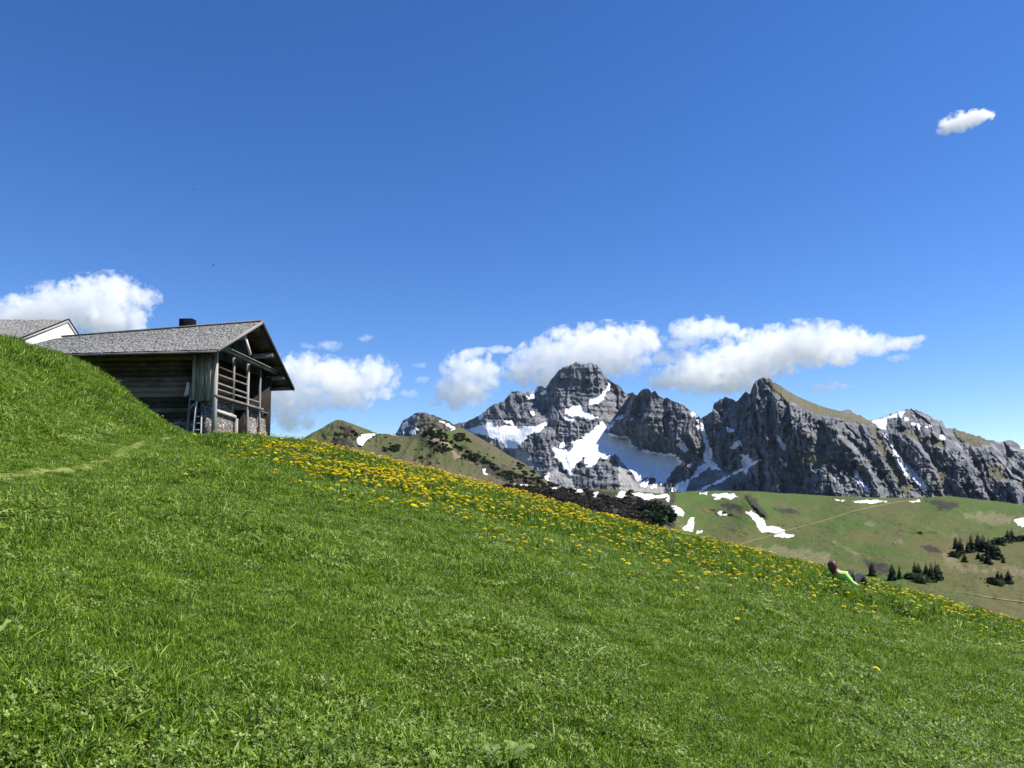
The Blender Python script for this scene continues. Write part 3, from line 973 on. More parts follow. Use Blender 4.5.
SNOW_E = masks([
    [(670, 505), (677, 506), (685, 513), (683, 517), (676, 514)], [(688, 519), (694, 517), (694, 525), (692, 531), (684, 530), (683, 528), (688, 524)], [(697, 531), (702, 530.5), (702, 533), (697, 533)],
    [(699, 492.5), (707, 492.7), (706, 494.5), (700, 494)], [(711, 495), (720, 493), (735, 494), (737, 497), (730, 499), (722, 498), (712, 500), (716, 497)], [(717, 512), (722, 511), (722, 514), (727, 514), (724, 516), (718, 515)],
    [(746, 512), (752, 511), (760, 517), (765, 521), (766, 526), (775, 526), (785, 530), (784, 533), (776, 534), (768, 532), (762, 533), (758, 528), (755, 522)], [(773, 535.5), (782, 533), (794, 535.5), (790, 538), (778, 537)],
    [(835, 499.6), (846, 500), (844, 501.5), (838, 501)], [(851, 501), (870, 500), (888, 500.7), (885, 502), (870, 503.3), (855, 502.3)], [(1014, 520), (1020, 518), (1032, 516), (1034, 528), (1018, 526)],
    [(909, 501), (919, 500), (920, 501.5), (911, 502)],
    [(511, 482.5), (520, 483.5), (530, 485), (522, 487), (514, 485.5)], [(540, 488), (546, 487), (545, 491), (541, 492)], [(551, 488), (557, 487), (556, 490), (552, 490)], [(566, 489), (575, 488), (585, 491), (578, 493), (570, 491)],
    [(592, 492), (598, 492), (594, 500), (590, 507), (588.5, 504), (591, 498)], [(615, 498), (620, 491), (626, 492), (627, 498), (620, 499)], [(632, 494), (640, 493), (655, 495), (668, 494), (668, 497), (655, 498), (645, 500), (640, 497)], [(664, 500), (669, 496), (669, 502)]],
    1.1, 1.6, 0.45, 7)
CLIFF_E = masks([[(744, 494), (750, 496), (758, 503), (764, 510), (766, 518), (758, 512), (750, 503)]], 1.5, 1.0, 0.3, 8)
BARE_E = masks([[(862, 522), (870, 521), (878, 524), (872, 527), (864, 526)], [(919, 525), (930, 528), (945, 533), (958, 536), (950, 538), (935, 533), (922, 528)], [(815, 537), (830, 539), (845, 545), (855, 551), (872, 558), (878, 562), (862, 558), (846, 550), (830, 543)],
                [(960, 512), (990, 511), (1016, 516), (1010, 526), (985, 524), (965, 520)], [(745, 548), (775, 545), (830, 552), (832, 566), (780, 562), (745, 556)], [(730, 493), (745, 493), (748, 497), (738, 498)],
                [(940, 552), (956, 551), (964, 566), (982, 566), (1000, 570), (985, 575), (962, 574), (945, 566)], [(676, 520), (684, 524), (682, 534), (678, 530)], [(1000, 566), (1030, 568), (1030, 580), (1005, 572)], [(895, 538), (902, 540), (908, 546), (896, 546)]],
               3.5, 4.5, 0.2, 9)
HEATH_E = masks([[(490, 486), (560, 489), (640, 493), (668, 497), (676, 506), (676, 535), (560, 535), (490, 515)], [(744, 494), (750, 495), (758, 501), (766, 512), (770, 524), (758, 512), (748, 502)], [(924, 500), (940, 498), (958, 501), (962, 508), (945, 511), (930, 506)],
                 [(718, 503), (730, 502), (745, 508), (740, 513), (722, 510)], [(770, 507), (790, 508), (800, 514), (780, 514)], [(862, 560), (885, 562), (900, 575), (870, 574)], [(910, 542), (935, 545), (945, 555), (925, 552)], [(670, 492), (676, 492), (675, 504), (670, 504)]], 2.0, 3.0, 0.2, 10)
DRY_E = lambda px, py: 0.05 + 0.40 * sstep(870, 960, px) * sstep(530, 556, py) + 0.5 * fbm(v3(px / 50, py / 18), 3, 0.5, 64)
_, GRID_E = terrain('alp', np.concatenate([np.arange(232, 472, 5.0), np.arange(472, 1060, 0.9), np.arange(1060, 1600, 4.0)]), SKY_E, [(232, 575), (472, 560), (640, 560), (800, 615), (1160, 670), (1600, 740)], depth_E, 150,
                    {'snow': SNOW_E, 'bare': lambda px, py: 0.55 * BARE_E(px, py), 'heath': lambda px, py: 0.7 * HEATH_E(px, py), 'dry': DRY_E},
                    M['hill'], 420.0, -165.0, lambda px: 0.3 * fbm(v3(px * 0.3, 0.2), 3, 0.6, 92), True)


def e_depth(px, py):
    px = np.asarray(px, float)
    py = np.asarray(py, float)
    top = np.interp(px, *np.asarray(SKY_E, float).T)
    return depth_E(px, py, top)


def c_depth(px, py):
    px = np.asarray(px, float)
    py = np.asarray(py, float)
    return depth_C(px, py, np.interp(px, *np.asarray(SKY_C, float).T))


def trail(pts, w):
    pts = np.asarray(pts, float)
    s = np.concatenate([[0], np.cumsum(np.linalg.norm(np.diff(pts, axis=0), axis=1))])
    ss = np.arange(0, s[-1], 0.8)
    x, y = np.interp(ss, s, pts[:, 0]), np.interp(ss, s, pts[:, 1])
    y = y + 0.25 * fbm(v3(ss * 0.15, 0), 3, 0.5, 70)
    rows = []
    for k in (-1, 0, 1):
        q = unproj(x, y + k * w / 2, e_depth(x, y + k * w / 2))
        q[:, 2] += 0.7 if k == 0 else 0.35
        rows.append(q)
    V = np.stack(rows, 1).reshape(-1, 3)
    me = mesh_np('trail', V, grid_faces(len(ss), 3), [M['trail']], True)
    tag(link('trail', me), kind='structure')


trail([(738, 546), (755, 540), (770, 536), (785, 531), (805, 526), (830, 519), (845, 514), (858, 510), (866, 508.5), (874, 506.5), (890, 503.5), (905, 501.3), (918, 500.2)], 0.8)
trail([(965, 593), (985, 597), (1005, 600), (1040, 604)], 0.8)

# ------------------------------------------------------------------ trees and scrub
def spruce_mesh(seed, h=1.0, fat=0.24):
    rg = np.random.default_rng(seed)
    V, T, tone = [], [], []
    n = 0
    levels = 22
    for i in range(levels):
        f = i / (levels - 1)
        z = 0.06 + 0.93 * f
        r = fat * (1 - f) ** 0.85 * rg.uniform(0.8, 1.12) + 0.008
        nb = max(5, int(13 * (1 - 0.6 * f)))
        a0 = rg.uniform(0, 6.28)
        for b in range(nb):
            a = a0 + 2 * math.pi * b / nb + rg.uniform(-0.25, 0.25)
            rr = r * rg.uniform(0.62, 1.18)
            if rg.random() < 0.07:
                continue
            droop = rr * rg.uniform(0.25, 0.55)
            wid = max(0.010, rr * rg.uniform(0.22, 0.38))
            ca, sa = math.cos(a), math.sin(a)
            base = np.array([0, 0, z])
            for (s0, s1, w0, w1) in ((0.0, 0.55, 0.25, 1.0), (0.5, 1.0, 1.0, 0.1)):
                p0 = base + np.array([ca * rr * s0, sa * rr * s0, -droop * s0 ** 1.3])
                p1 = base + np.array([ca * rr * s1, sa * rr * s1, -droop * s1 ** 1.3])
                sd_ = np.array([-sa, ca, rg.uniform(-0.3, 0.3)]) * wid
                q = [p0 - sd_ * w0, p0 + sd_ * w0, p1 + sd_ * w1, p1 - sd_ * w1]
                V += q
                T += [(n, n + 1, n + 2, n + 3)]
                tt = rg.uniform(0.1, 0.9)
                tone += [tt] * 4
                n += 4
            # hanging twigs
            p = base + np.array([ca * rr * 0.7, sa * rr * 0.7, -droop * 0.6])
            sd_ = np.array([ca, sa, 0]) * wid * 0.8
            V += [p - sd_, p + sd_, p + np.array([0, 0, -wid * 1.6])]
            V += [p + np.array([0, 0, -wid * 1.6])]
            T += [(n, n + 1, n + 2, n + 3)]
            tone += [rg.uniform(0.0, 0.6)] * 4
            n += 4
    return mesh_np('crown', np.array(V), np.array(T), [M['needles']], False, {'tone': np.array(tone)})


def leafball_mesh(seed, n=420, mat='bush', leaf=0.10, flat=0.8):
    rg = np.random.default_rng(seed)
    cl = rg.normal(0, 1, (9, 3))
    cl /= np.linalg.norm(cl, axis=1)[:, None]
    cl *= rg.uniform(0.15, 0.42, (9, 1))
    cl[:, 2] = np.abs(cl[:, 2]) * flat + 0.18
    idx = rg.integers(0, 9, n)
    d = rg.normal(0, 1, (n, 3))
    d /= np.linalg.norm(d, axis=1)[:, None]
    c = cl[idx] + d * rg.uniform(0.12, 0.30, (n, 1))
    c[:, 2] = np.maximum(c[:, 2] + 0.1, 0.02)
    a = rg.normal(0, 1, (n, 3))
    b = rg.normal(0, 1, (n, 3))
    a *= (leaf * rg.uniform(0.5, 1.2, (n, 1))) / np.linalg.norm(a, axis=1)[:, None]
    b *= (leaf * rg.uniform(0.5, 1.2, (n, 1))) / np.linalg.norm(b, axis=1)[:, None]
    V = np.stack([c - a, c - b, c + a, c + b], 1).reshape(-1, 3)
    Q = np.arange(4 * n).reshape(n, 4)
    return mesh_np('foliage', V, Q, [M[mat]], False, {'tone': np.repeat(rg.uniform(0, 1, n), 4)})


SPRUCE = [spruce_mesh(s, fat=f) for s, f in ((1, 0.27), (2, 0.31), (3, 0.23), (4, 0.29))]
BUSH = [leafball_mesh(20), leafball_mesh(21)]
DARKBUSH = [leafball_mesh(30, 420, 'needles', 0.11, 0.9), leafball_mesh(31, 420, 'needles', 0.11, 0.9)]
_tb = MB()
_tb.tube([(0, 0, -0.06), (0, 0, 0.4), (0, 0, 0.93)], [0.022, 0.015, 0.003], 7)
TRUNK = _tb.mesh('trunk', M['bark'], True)
_tb = MB()
_tb.tube([(0, 0, -0.06), (0.02, 0.01, 0.25), (0.05, 0, 0.5)], [0.03, 0.02, 0.01], 6)
_tb.tube([(0.0, 0, 0.1), (-0.12, 0.05, 0.35)], [0.018, 0.008], 6)
STEMS = _tb.mesh('stem', M['bark'], True)


def tree(px, top, base, label, kind='spruce', wide=1.0, depth=None, i=0):
    D = float(e_depth(px, base)) if depth is None else depth
    P = unproj(float(px), float(base), D)
    up = unproj(float(px), float(top), D)
    h = float(up[2] - P[2])
    names = {'spruce': 'spruce_tree', 'bush': 'leafy_bush', 'dark': 'dark_bush'}
    cats = {'spruce': 'tree', 'bush': 'bush', 'dark': 'bush'}
    groups = {'spruce': 'spruce trees on the green hillside', 'bush': 'bushes among the spruces', 'dark': 'bushes among the spruces'}
    o = thing(names[kind], label, cats[kind], tuple(P + np.array([0, 0, -0.01 * h])), random.uniform(0, 6.28), groups[kind])
    sets = {'spruce': SPRUCE, 'bush': BUSH, 'dark': DARKBUSH}[kind]
    cr = link('crown' if kind == 'spruce' else 'foliage', sets[i % len(sets)], o)
    tr = link('trunk' if kind == 'spruce' else 'stem', TRUNK if kind == 'spruce' else STEMS, o)
    o.scale = (h * wide * 1.1, h * wide * 1.1, h * 1.06)
    return o


TREES = [
    (956, 536, 549, 'dark spruce at the far left end of the biggest tree clump', 'spruce', 1.05),
    (960.5, 537, 553, 'spruce second from the left end of the biggest tree clump', 'spruce', 1.0),
    (968, 540, 553, 'shorter spruce filling the gap left of the slim pointed spruce in the biggest clump', 'spruce', 1.1),
    (971.5, 534, 552, 'slim pointed spruce standing free in the left half of the biggest tree clump', 'spruce', 0.9),
    (978.5, 532, 551, 'tallest spruce at the middle of the biggest tree clump', 'spruce', 1.05),
    (983.5, 534, 552, 'spruce just right of the tallest one in the biggest tree clump', 'spruce', 1.1),
    (989, 536, 556, 'broad spruce in the dense right half of the biggest tree clump', 'spruce', 1.1),
    (994.5, 538, 559, 'big dark spruce near the right end of the biggest tree clump', 'spruce', 1.15),
    (998.5, 544, 557.5, 'rounded spruce closing the right end of the biggest tree clump', 'spruce', 1.3),
    (964.5, 553, 562, 'small lone spruce below the left half of the biggest tree clump', 'spruce', 1.3),
    (956, 550, 557, 'low dark bush below the left end of the biggest tree clump', 'dark', 2.0),
    (978.5, 551, 559, 'small spruce below the tallest spruce of the biggest clump', 'spruce', 1.3),
    (982.5, 553, 561.5, 'middle one of three small spruces below the biggest tree clump', 'spruce', 1.2),
    (988, 550, 564, 'largest of the small spruces below the biggest tree clump', 'spruce', 1.1),
    (1003.5, 555, 563, 'small grey green spruce standing alone right of the biggest clump', 'spruce', 1.2),
    (1008, 529, 542, 'left one of two spruces in the upper clump near the right edge', 'spruce', 1.1),
    (1011.8, 528, 541, 'right one of two spruces in the upper clump near the right edge', 'spruce', 1.1),
    (1002, 536, 544.5, 'dark wide bush left of the two upper spruces near the right edge', 'dark', 1.8),
    (1016.5, 535.5, 541, 'low dark bush right of the two upper spruces near the right edge', 'dark', 1.8),
    (1022.5, 534, 541, 'dark bush cut by the right edge of the picture', 'dark', 1.6),
    (915, 561, 578, 'tall spruce at the left of the pair of clumps just above the flowery skyline', 'spruce', 1.0),
    (919, 562.5, 579, 'spruce leaning close behind the tall left one just above the flowery skyline', 'spruce', 1.1),
    (911, 571, 579, 'low dark bush at the foot of the left spruces above the flowery skyline', 'dark', 1.8),
    (921.5, 571, 583, 'pale green leafy bush between the spruces above the flowery skyline', 'bush', 1.2),
    (926.2, 562, 576, 'small spruce between the two clumps above the flowery skyline', 'spruce', 1.0),
    (931.6, 562.3, 582, 'pointed dark spruce at the left of the right clump above the flowery skyline', 'spruce', 0.95),
    (936, 561, 580, 'tallest spruce of the right clump above the flowery skyline', 'spruce', 1.1),
    (939, 563, 580, 'outermost right spruce of the clump above the flowery skyline', 'spruce', 1.0),
    (872, 561.5, 576, 'spruce rising behind the flowers just right of the reclining person', 'spruce', 1.15),
    (892.2, 563, 580, 'spruce rising behind the flowers halfway between the person and the clumps', 'spruce', 1.0),
    (899.6, 564, 579, 'slim spruce right of the halfway one behind the flowers', 'spruce', 0.75),
    (998, 570, 580, 'left spruce of the small lowest clump near the right edge', 'spruce', 1.1),
    (1001.8, 571.5, 581, 'middle thin spruce of the small lowest clump near the right edge', 'spruce', 1.0),
    (1008.5, 569, 583.5, 'largest spruce of the small lowest clump near the right edge', 'spruce', 1.2),
    (993, 575, 584, 'dark bush at the left of the small lowest clump near the right edge', 'dark', 1.3),
    (1000, 577, 586, 'pale leafy bush in front of the small lowest clump near the right edge', 'bush', 1.1),
]
for i, (px, a, b, lab, kd, wd) in enumerate(TREES):
    tree(px, a, b, lab, kd, wd, None, i)
for i, (px, a, b, lab) in enumerate([
        (648, 499, 512, 'round dark tree at the upper left of the black tree cluster beside the snow strips'), (655, 498, 514, 'tall round dark tree at the top of the black tree cluster'),
        (662, 501, 519, 'dark tree in the upper right of the black tree cluster'), (667.5, 506, 524, 'outermost right dark tree of the black cluster next to the snow strips'),
        (660, 509, 526, 'front dark tree low in the middle of the black cluster'), (650, 507, 522, 'dark tree at the lower left of the black cluster above the flowers')]):
    o = tree(px, a, b, lab, 'dark', 0.95, None, i)
    o.name = 'dark_tree'
    tag(o, cat='tree', group='trees of the black cluster')


# instancing helper for vegetation nobody could count
def scatter(name, pts, rot, scl, idx, sources, mats_hint=None):
    """vegetation: points carry rotation, size and variety; the node tree places one clump on each"""
    me = bpy.data.meshes.new(name)
    pts = np.asarray(pts, np.float32)
    me.vertices.add(len(pts))
    me.vertices.foreach_set('co', pts.reshape(-1))
    a = me.attributes.new('rot', 'FLOAT_VECTOR', 'POINT')
    a.data.foreach_set('vector', np.asarray(rot, np.float32).reshape(-1))
    a = me.attributes.new('scl', 'FLOAT_VECTOR', 'POINT')
    a.data.foreach_set('vector', np.asarray(scl, np.float32).reshape(-1))
    a = me.attributes.new('idx', 'INT', 'POINT')
    a.data.foreach_set('value', np.asarray(idx, np.int32))
    o = link(name, me)
    ng = bpy.data.node_groups.new(name, 'GeometryNodeTree')
    ng.interface.new_socket('Geometry', in_out='INPUT', socket_type='NodeSocketGeometry')
    ng.interface.new_socket('Geometry', in_out='OUTPUT', socket_type='NodeSocketGeometry')
    gi = ng.nodes.new('NodeGroupInput')
    go = ng.nodes.new('NodeGroupOutput')
    iop = ng.nodes.new('GeometryNodeInstanceOnPoints')
    g2i = ng.nodes.new('GeometryNodeGeometryToInstance')
    # multi-input sockets stack in reverse order of linking
    for src in reversed(sources):
        so = bpy.data.objects.new('clump', src)
        oi = ng.nodes.new('GeometryNodeObjectInfo')
        oi.inputs['Object'].default_value = so
        ng.links.new(oi.outputs['Geometry'], g2i.inputs[0])

    def named(nm, typ):
        nd = ng.nodes.new('GeometryNodeInputNamedAttribute')
        nd.data_type = typ
        nd.inputs['Name'].default_value = nm
        return nd.outputs['Attribute']
    ng.links.new(gi.outputs[0], iop.inputs['Points'])
    ng.links.new(g2i.outputs[0], iop.inputs['Instance'])
    iop.inputs['Pick Instance'].default_value = True
    ng.links.new(named('idx', 'INT'), iop.inputs['Instance Index'])
    e2r = ng.nodes.new('FunctionNodeEulerToRotation')
    ng.links.new(named('rot', 'FLOAT_VECTOR'), e2r.inputs[0])
    ng.links.new(e2r.outputs[0], iop.inputs['Rotation'])
    ng.links.new(named('scl', 'FLOAT_VECTOR'), iop.inputs['Scale'])
    ng.links.new(iop.outputs[0], go.inputs[0])
    md = o.modifiers.new('scatter', 'NODES')
    md.node_group = ng
    return o


SCRUB = [leafball_mesh(40 + i, 170, 'scrub', 0.17, 0.8) for i in range(3)]
BARE = [leafball_mesh(50 + i, 190, 'bare_scrub', 0.13, 0.8) for i in range(3)]


def scatter_px(name, label, polys, n, depthf, size, srcs, seed):
    rg = np.random.default_rng(seed)
    P, S = [], []
    areas = [np.ptp(np.array(p)[:, 0]) * np.ptp(np.array(p)[:, 1]) for p in polys]
    for p, a in zip(polys, areas):
        p = np.array(p, float)
        m = int(n * a / sum(areas) * 2)
        x = rg.uniform(p[:, 0].min(), p[:, 0].max(), m)
        y = rg.uniform(p[:, 1].min(), p[:, 1].max(), m)
        k = (poly_sd(x, y, p) > -0.5 + 2.5 * fbm(v3(x * 0.3, y * 0.3), 2, 0.5, seed)) & (fbm(v3(x * 0.22, y * 0.3), 3, 0.5, seed + 3) > -0.16)
        x, y = x[k], y[k]
        D = depthf(x, y)
        P.append(unproj(x, y, D))
        S.append(rg.uniform(size[0], size[1], len(x)) ** 1.0)
    P, S = np.concatenate(P), np.concatenate(S)
    P[:, 2] -= 0.1 * S
    m = len(P)
    rot = np.column_stack([np.zeros(m), np.zeros(m), rg.uniform(0, 6.28, m)])
    scl = np.column_stack([S * 1.25, S * 1.25, S])
    o = scatter(name, P, rot, scl, rg.integers(0, len(srcs), m), srcs)
    return tag(o, label, 'scrub', kind='stuff')


scatter_px('pine_scrub', 'dark dwarf pine scrub scattered over the brown hill below the rocky peak',
           [[(424, 430), (434, 427), (444, 432), (452, 441), (455, 450), (444, 452), (432, 446), (424, 438)], [(430, 446), (446, 450), (444, 454), (432, 452)],
            [(452, 434), (462, 434), (470, 440), (466, 446), (456, 442)], [(456, 446), (470, 452), (485, 460), (500, 466), (520, 476), (545, 486), (548, 492), (520, 490), (505, 478), (488, 466), (470, 460), (458, 452)],
            [(505, 462), (522, 463), (540, 478), (545, 486), (525, 476)], [(349, 427), (355, 429), (358, 437), (353, 436)], [(383, 447), (398, 446), (396, 452), (386, 452)], [(464, 456), (470, 456), (470, 460), (464, 460)],
            [(488, 466), (500, 470), (512, 482), (500, 478)]],
           950, c_depth, (3.0, 7.5), SCRUB, 5)
scatter_px('sparse_pine_scrub', 'thin scatter of low dark shrubs on the slope left of the snow patch',
           [[(340, 422), (380, 434), (500, 452), (530, 470), (500, 485), (420, 465), (350, 450)]], 60, c_depth, (1.5, 4.0), SCRUB, 6)
scatter_px('alder_scrub', 'dark leafless alder scrub covering the shaded shoulder above the flowers',
           [[(500, 486), (540, 489), (590, 492), (612, 500), (640, 501), (652, 504), (658, 528), (600, 524), (540, 508), (500, 496)], [(628, 489), (632, 492), (632, 496), (625, 494)],
            [(548, 482), (558, 486), (566, 496), (552, 494)]],
           1500, e_depth, (3.0, 7.0), BARE, 7)
scatter_px('heath_tufts', 'low dark heath tufts dotted over the green hillside on the right',
           [[(690, 494), (900, 500), (1024, 508), (1024, 600), (900, 575), (800, 548), (700, 535)]], 90, e_depth, (0.5, 1.3), SCRUB, 8)

# pale stake on the hillside
P = unproj(894.8, 547.0, float(e_depth(894.8, 547.0)))
tp = thing('trail_post', 'thin pale trail post standing on the open green slope above the spruces', 'post', tuple(P))
b = MB()
b.tube([(0, 0, -0.3), (0, 0, 4.2)], 0.28, 8)
b.build('stake', M['wood_pale'], tp)
b = MB()
b.box((-0.7, -0.34, 3.2), (0.7, -0.29, 3.9))
b.build('board', M['wood_pale'], tp)

# ------------------------------------------------------------------ grass
def blades_mesh(seed, n, rad, h, w, lean, mat='blade', tone_lo=0.0, tone_hi=0.85, straw=0.05):
    rg = np.random.default_rng(seed)
    r = rad * np.sqrt(rg.uniform(0, 1, n))
    a = rg.uniform(0, 6.28, n)
    bx, by = r * np.cos(a), r * np.sin(a)
    hh = h * rg.uniform(0.45, 1.15, n)
    ww = w * rg.uniform(0.6, 1.2, n)
    la = rg.uniform(0, 6.28, n)
    ln = np.abs(rg.normal(0, lean, n)) * hh + 0.1 * hh
    dx, dy = np.cos(la), np.sin(la)
    fa = la + rg.uniform(-0.9, 0.9, n) + 1.57
    sx, sy = np.cos(fa) * ww / 2, np.sin(fa) * ww / 2
    tw = rg.uniform(-0.3, 0.3, n) * ww

    def lvl(f, c):
        x = bx + dx * ln * f ** 1.8
        y = by + dy * ln * f ** 1.8
        z = hh * (f - 0.18 * f * f * np.clip(ln / hh, 0, 2))
        return [np.stack([x - sx * c, y - sy * c, z - tw * c], -1), np.stack([x + sx * c, y + sy * c, z + tw * c], -1)]
    L0, L1, L2, L3 = lvl(0, 0.7), lvl(0.4, 1.0), lvl(0.75, 0.75), lvl(1.0, 0.06)
    V = np.stack(L0 + L1 + L2 + L3, 1).reshape(-1, 3)
    k = np.arange(n)[:, None] * 8
    Q = np.concatenate([k + np.array([0, 1, 3, 2]), k + np.array([2, 3, 5, 4]), k + np.array([4, 5, 7, 6])], 0)
    tone = rg.uniform(tone_lo, tone_hi, n)
    tone[rg.random(n) < straw] = 1.0
    return mesh_np('blades', V, Q, [M[mat]], True, {'tone': np.repeat(tone, 8)})


def leaves_mesh(seed, n, rad, h, size, mat='clover', lobes=3):
    rg = np.random.default_rng(seed)
    mb = MB()
    for i in range(n):
        r = rad * math.sqrt(rg.random())
        a = rg.uniform(0, 6.28)
        z = h * rg.uniform(0.5, 1.1)
        c = np.array([r * math.cos(a), r * math.sin(a), z])
        tn = rg.uniform(0, 1)
        tilt = rg.normal(0, 0.35, 2)
        for l in range(lobes):
            b = 2 * math.pi * l / lobes + a
            s = size * rg.uniform(0.7, 1.2)
            pts = []
            for (u_, w_) in ((0, 0), (0.5, 0.42), (1.0, 0.30), (1.0, -0.30), (0.5, -0.42)):
                x = s * (u_ * math.cos(b) - w_ * math.sin(b))
                y = s * (u_ * math.sin(b) + w_ * math.cos(b))
                pts.append(c + np.array([x, y, tilt[0] * x + tilt[1] * y + 0.15 * s * u_]))
            mb.add(pts, None, [(0, 1, 2), (0, 2, 3), (0, 3, 4)], tn)
    return mb.mesh('leaves', M[mat])


def rosette_mesh(seed, n=11, ln=0.16, w=0.035, mat='rosette'):
    rg = np.random.default_rng(seed)
    mb = MB()
    for i in range(n):
        a = 2 * math.pi * i / n + rg.uniform(-0.3, 0.3)
        l_ = ln * rg.uniform(0.6, 1.15)
        el = rg.uniform(0.35, 1.15)
        ww = w * rg.uniform(0.7, 1.3)
        V = []
        for f, c in ((0, 0.15), (0.3, 0.5), (0.6, 1.0), (0.85, 0.8), (1.0, 0.08)):
            rr = l_ * f * math.cos(el * (1 - 0.6 * f))
            z = l_ * f * math.sin(el) * (1 - 0.55 * f) + 0.01
            for sgn, dz in ((-1, 0.25), (0, 0.0), (1, 0.25)):
                V.append((rr * math.cos(a) - sgn * c * ww / 2 * math.sin(a), rr * math.sin(a) + sgn * c * ww / 2 * math.cos(a), z + dz * c * ww))
        q = []
        for k in range(4):
            for s_ in range(2):
                q.append((k * 3 + s_, k * 3 + s_ + 1, (k + 1) * 3 + s_ + 1, (k + 1) * 3 + s_))
        mb.add(V, q, None, rg.uniform(0, 1))
    return mb.mesh('leaves', M[mat], True)


GRASS_SRC = (
    [blades_mesh(100 + i, 130, 0.13, 0.038, 0.0055, 0.85, straw=0.03) for i in range(4)]     # 0-3 short turf
    + [blades_mesh(110 + i, 70, 0.12, 0.065, 0.0062, 0.65, straw=0.05) for i in range(3)]     # 4-6 taller
    + [leaves_mesh(120 + i, 110, 0.13, 0.034, 0.0095) for i in range(2)]                        # 7-8 clover
    + [blades_mesh(130 + i, 80, 0.20, 0.095, 0.011, 0.6, tone_hi=0.8, straw=0.04) for i in range(3)]   # 9-11 coarse, far
    + [rosette_mesh(140 + i, 11, 0.13, 0.034) for i in range(2)]                              # 12-13 dandelion leaves
    + [blades_mesh(150, 40, 0.11, 0.05, 0.006, 0.7, tone_lo=0.8, tone_hi=1.0)])               # 14 dry tuft


def scatter_on_meadow(n, d0, d1, seed, umax=0.98):
    rg = np.random.default_rng(seed)
    d = np.sqrt(rg.uniform(d0 ** 2, d1 ** 2, n))
    u = rg.uniform(-umax, umax, n)
    return np.column_stack([u * d, d]), rg


def slope_rot(xy, rg, tilt=0.12):
    m = len(xy)
    e = 0.25
    zx = (meadow(xy[:, 0] + e, xy[:, 1], False) - meadow(xy[:, 0] - e, xy[:, 1], False)) / (2 * e)
    zy = (meadow(xy[:, 0], xy[:, 1] + e, False) - meadow(xy[:, 0], xy[:, 1] - e, False)) / (2 * e)
    # lean half way with the slope; yaw is applied first (XYZ euler), so rotate in world axes by small angles
    rx = 0.6 * np.arctan(zy) + rg.normal(0, tilt, m)
    ry = -0.6 * np.arctan(zx) + rg.normal(0, tilt, m)
    yaw = rg.uniform(0, 6.28, m)
    out = np.zeros((m, 3))
    for i in range(m):
        e_ = (Matrix.Rotation(rx[i], 3, 'X') @ Matrix.Rotation(ry[i], 3, 'Y') @ Matrix.Rotation(yaw[i], 3, 'Z')).to_euler()
        out[i] = (e_.x, e_.y, e_.z)
    return out


def visible(xy, z, lim=0.35):
    """keep what could be seen from the photographer's spot or a step beside it"""
    u = xy[:, 0] / xy[:, 1]
    return z / xy[:, 1] > -0.60


PERSON_XY = None


def make_grass():
    P, ROT, SCL, IDX = [], [], [], []
    for (n, d0, d1, seed, mode) in ((24000, 2.3, 6.5, 1, 'near'), (30500, 6.5, 13, 2, 'mid'), (39000, 13, 28, 3, 'far')):
        xy, rg = scatter_on_meadow(n, d0, d1, seed, 1.0)
        x, y = xy.T
        d_path = np.abs(x - np.interp(y, PATH_Y, PATH_X) - 0.12 * np.sin(y * 0.9))
        keep = (d_path > 0.10) | (rg.random(n) < 0.6)
        # not inside the barn
        keep &= ~((x < -12.2) & (x > -24) & (y > 32.4) & (y < 41))
        patch = fbm(v3(x * 0.7, y * 0.7), 3, 0.5, 200)
        patch2 = fbm(v3(x * 1.9 + 50, y * 1.9), 3, 0.5, 201)
        keep &= ~((patch2 < -0.30) & (rg.random(n) < 0.55))
        xy, patch, patch2, d_path = xy[keep], patch[keep], patch2[keep], d_path[keep]
        m = len(xy)
        z = meadow(xy[:, 0], xy[:, 1])
        r = rg.random(m)
        mound = (np.interp(xy[:, 1], PATH_Y, PATH_X) - xy[:, 0]) > 0.6
        idx = np.zeros(m, int)
        if mode == 'near':
            idx = np.where(r < 0.48 - 0.5 * patch, rg.integers(0, 4, m), np.where(r < 0.82, rg.integers(7, 9, m), rg.integers(4, 7, m)))
            idx = np.where(rg.random(m) < 0.012, 14, idx)
            s = rg.uniform(0.8, 1.35, m) * (1 + 0.6 * patch)
        elif mode == 'mid':
            idx = np.where(r < 0.45, rg.integers(0, 4, m), np.where(r < 0.68, rg.integers(7, 9, m), np.where(r < 0.94, rg.integers(4, 7, m), rg.integers(12, 14, m))))
            idx = np.where(rg.random(m) < 0.02, 14, idx)
            s = rg.uniform(0.9, 1.5, m) * (1 + 0.6 * patch)
        else:
            idx = np.where(r < 0.30, rg.integers(9, 12, m), np.where(r < 0.72, rg.integers(4, 7, m), rg.integers(12, 14, m)))
            s = rg.uniform(0.8, 1.35, m) * (1 + 0.3 * patch)
            idx = np.where(mound & (idx >= 12) & (rg.random(m) < 0.8), rg.integers(4, 7, m), idx)
            s = np.where(mound, s * 1.1, s)
        # rosettes among the flowers
        s = np.where(d_path < 0.5, s * 0.6, s)
        P.append(np.column_stack([xy, z - 0.008]))
        ROT.append(slope_rot(xy, rg))
        zz = rg.uniform(0.6, 1.5, m)
        s = np.where(idx == 12, s * (0.6 if mode != 'far' else 1), np.where(idx == 13, s * (0.6 if mode != 'far' else 1), s))
        SCL.append(np.column_stack([s, s, s * zz]))
        IDX.append(idx)
    o = scatter('grass', np.concatenate(P), np.concatenate(ROT), np.concatenate(SCL), np.concatenate(IDX), GRASS_SRC)
    tag(o, 'short green meadow grass with clover and dandelion leaves', 'grass', kind='stuff')


make_grass()

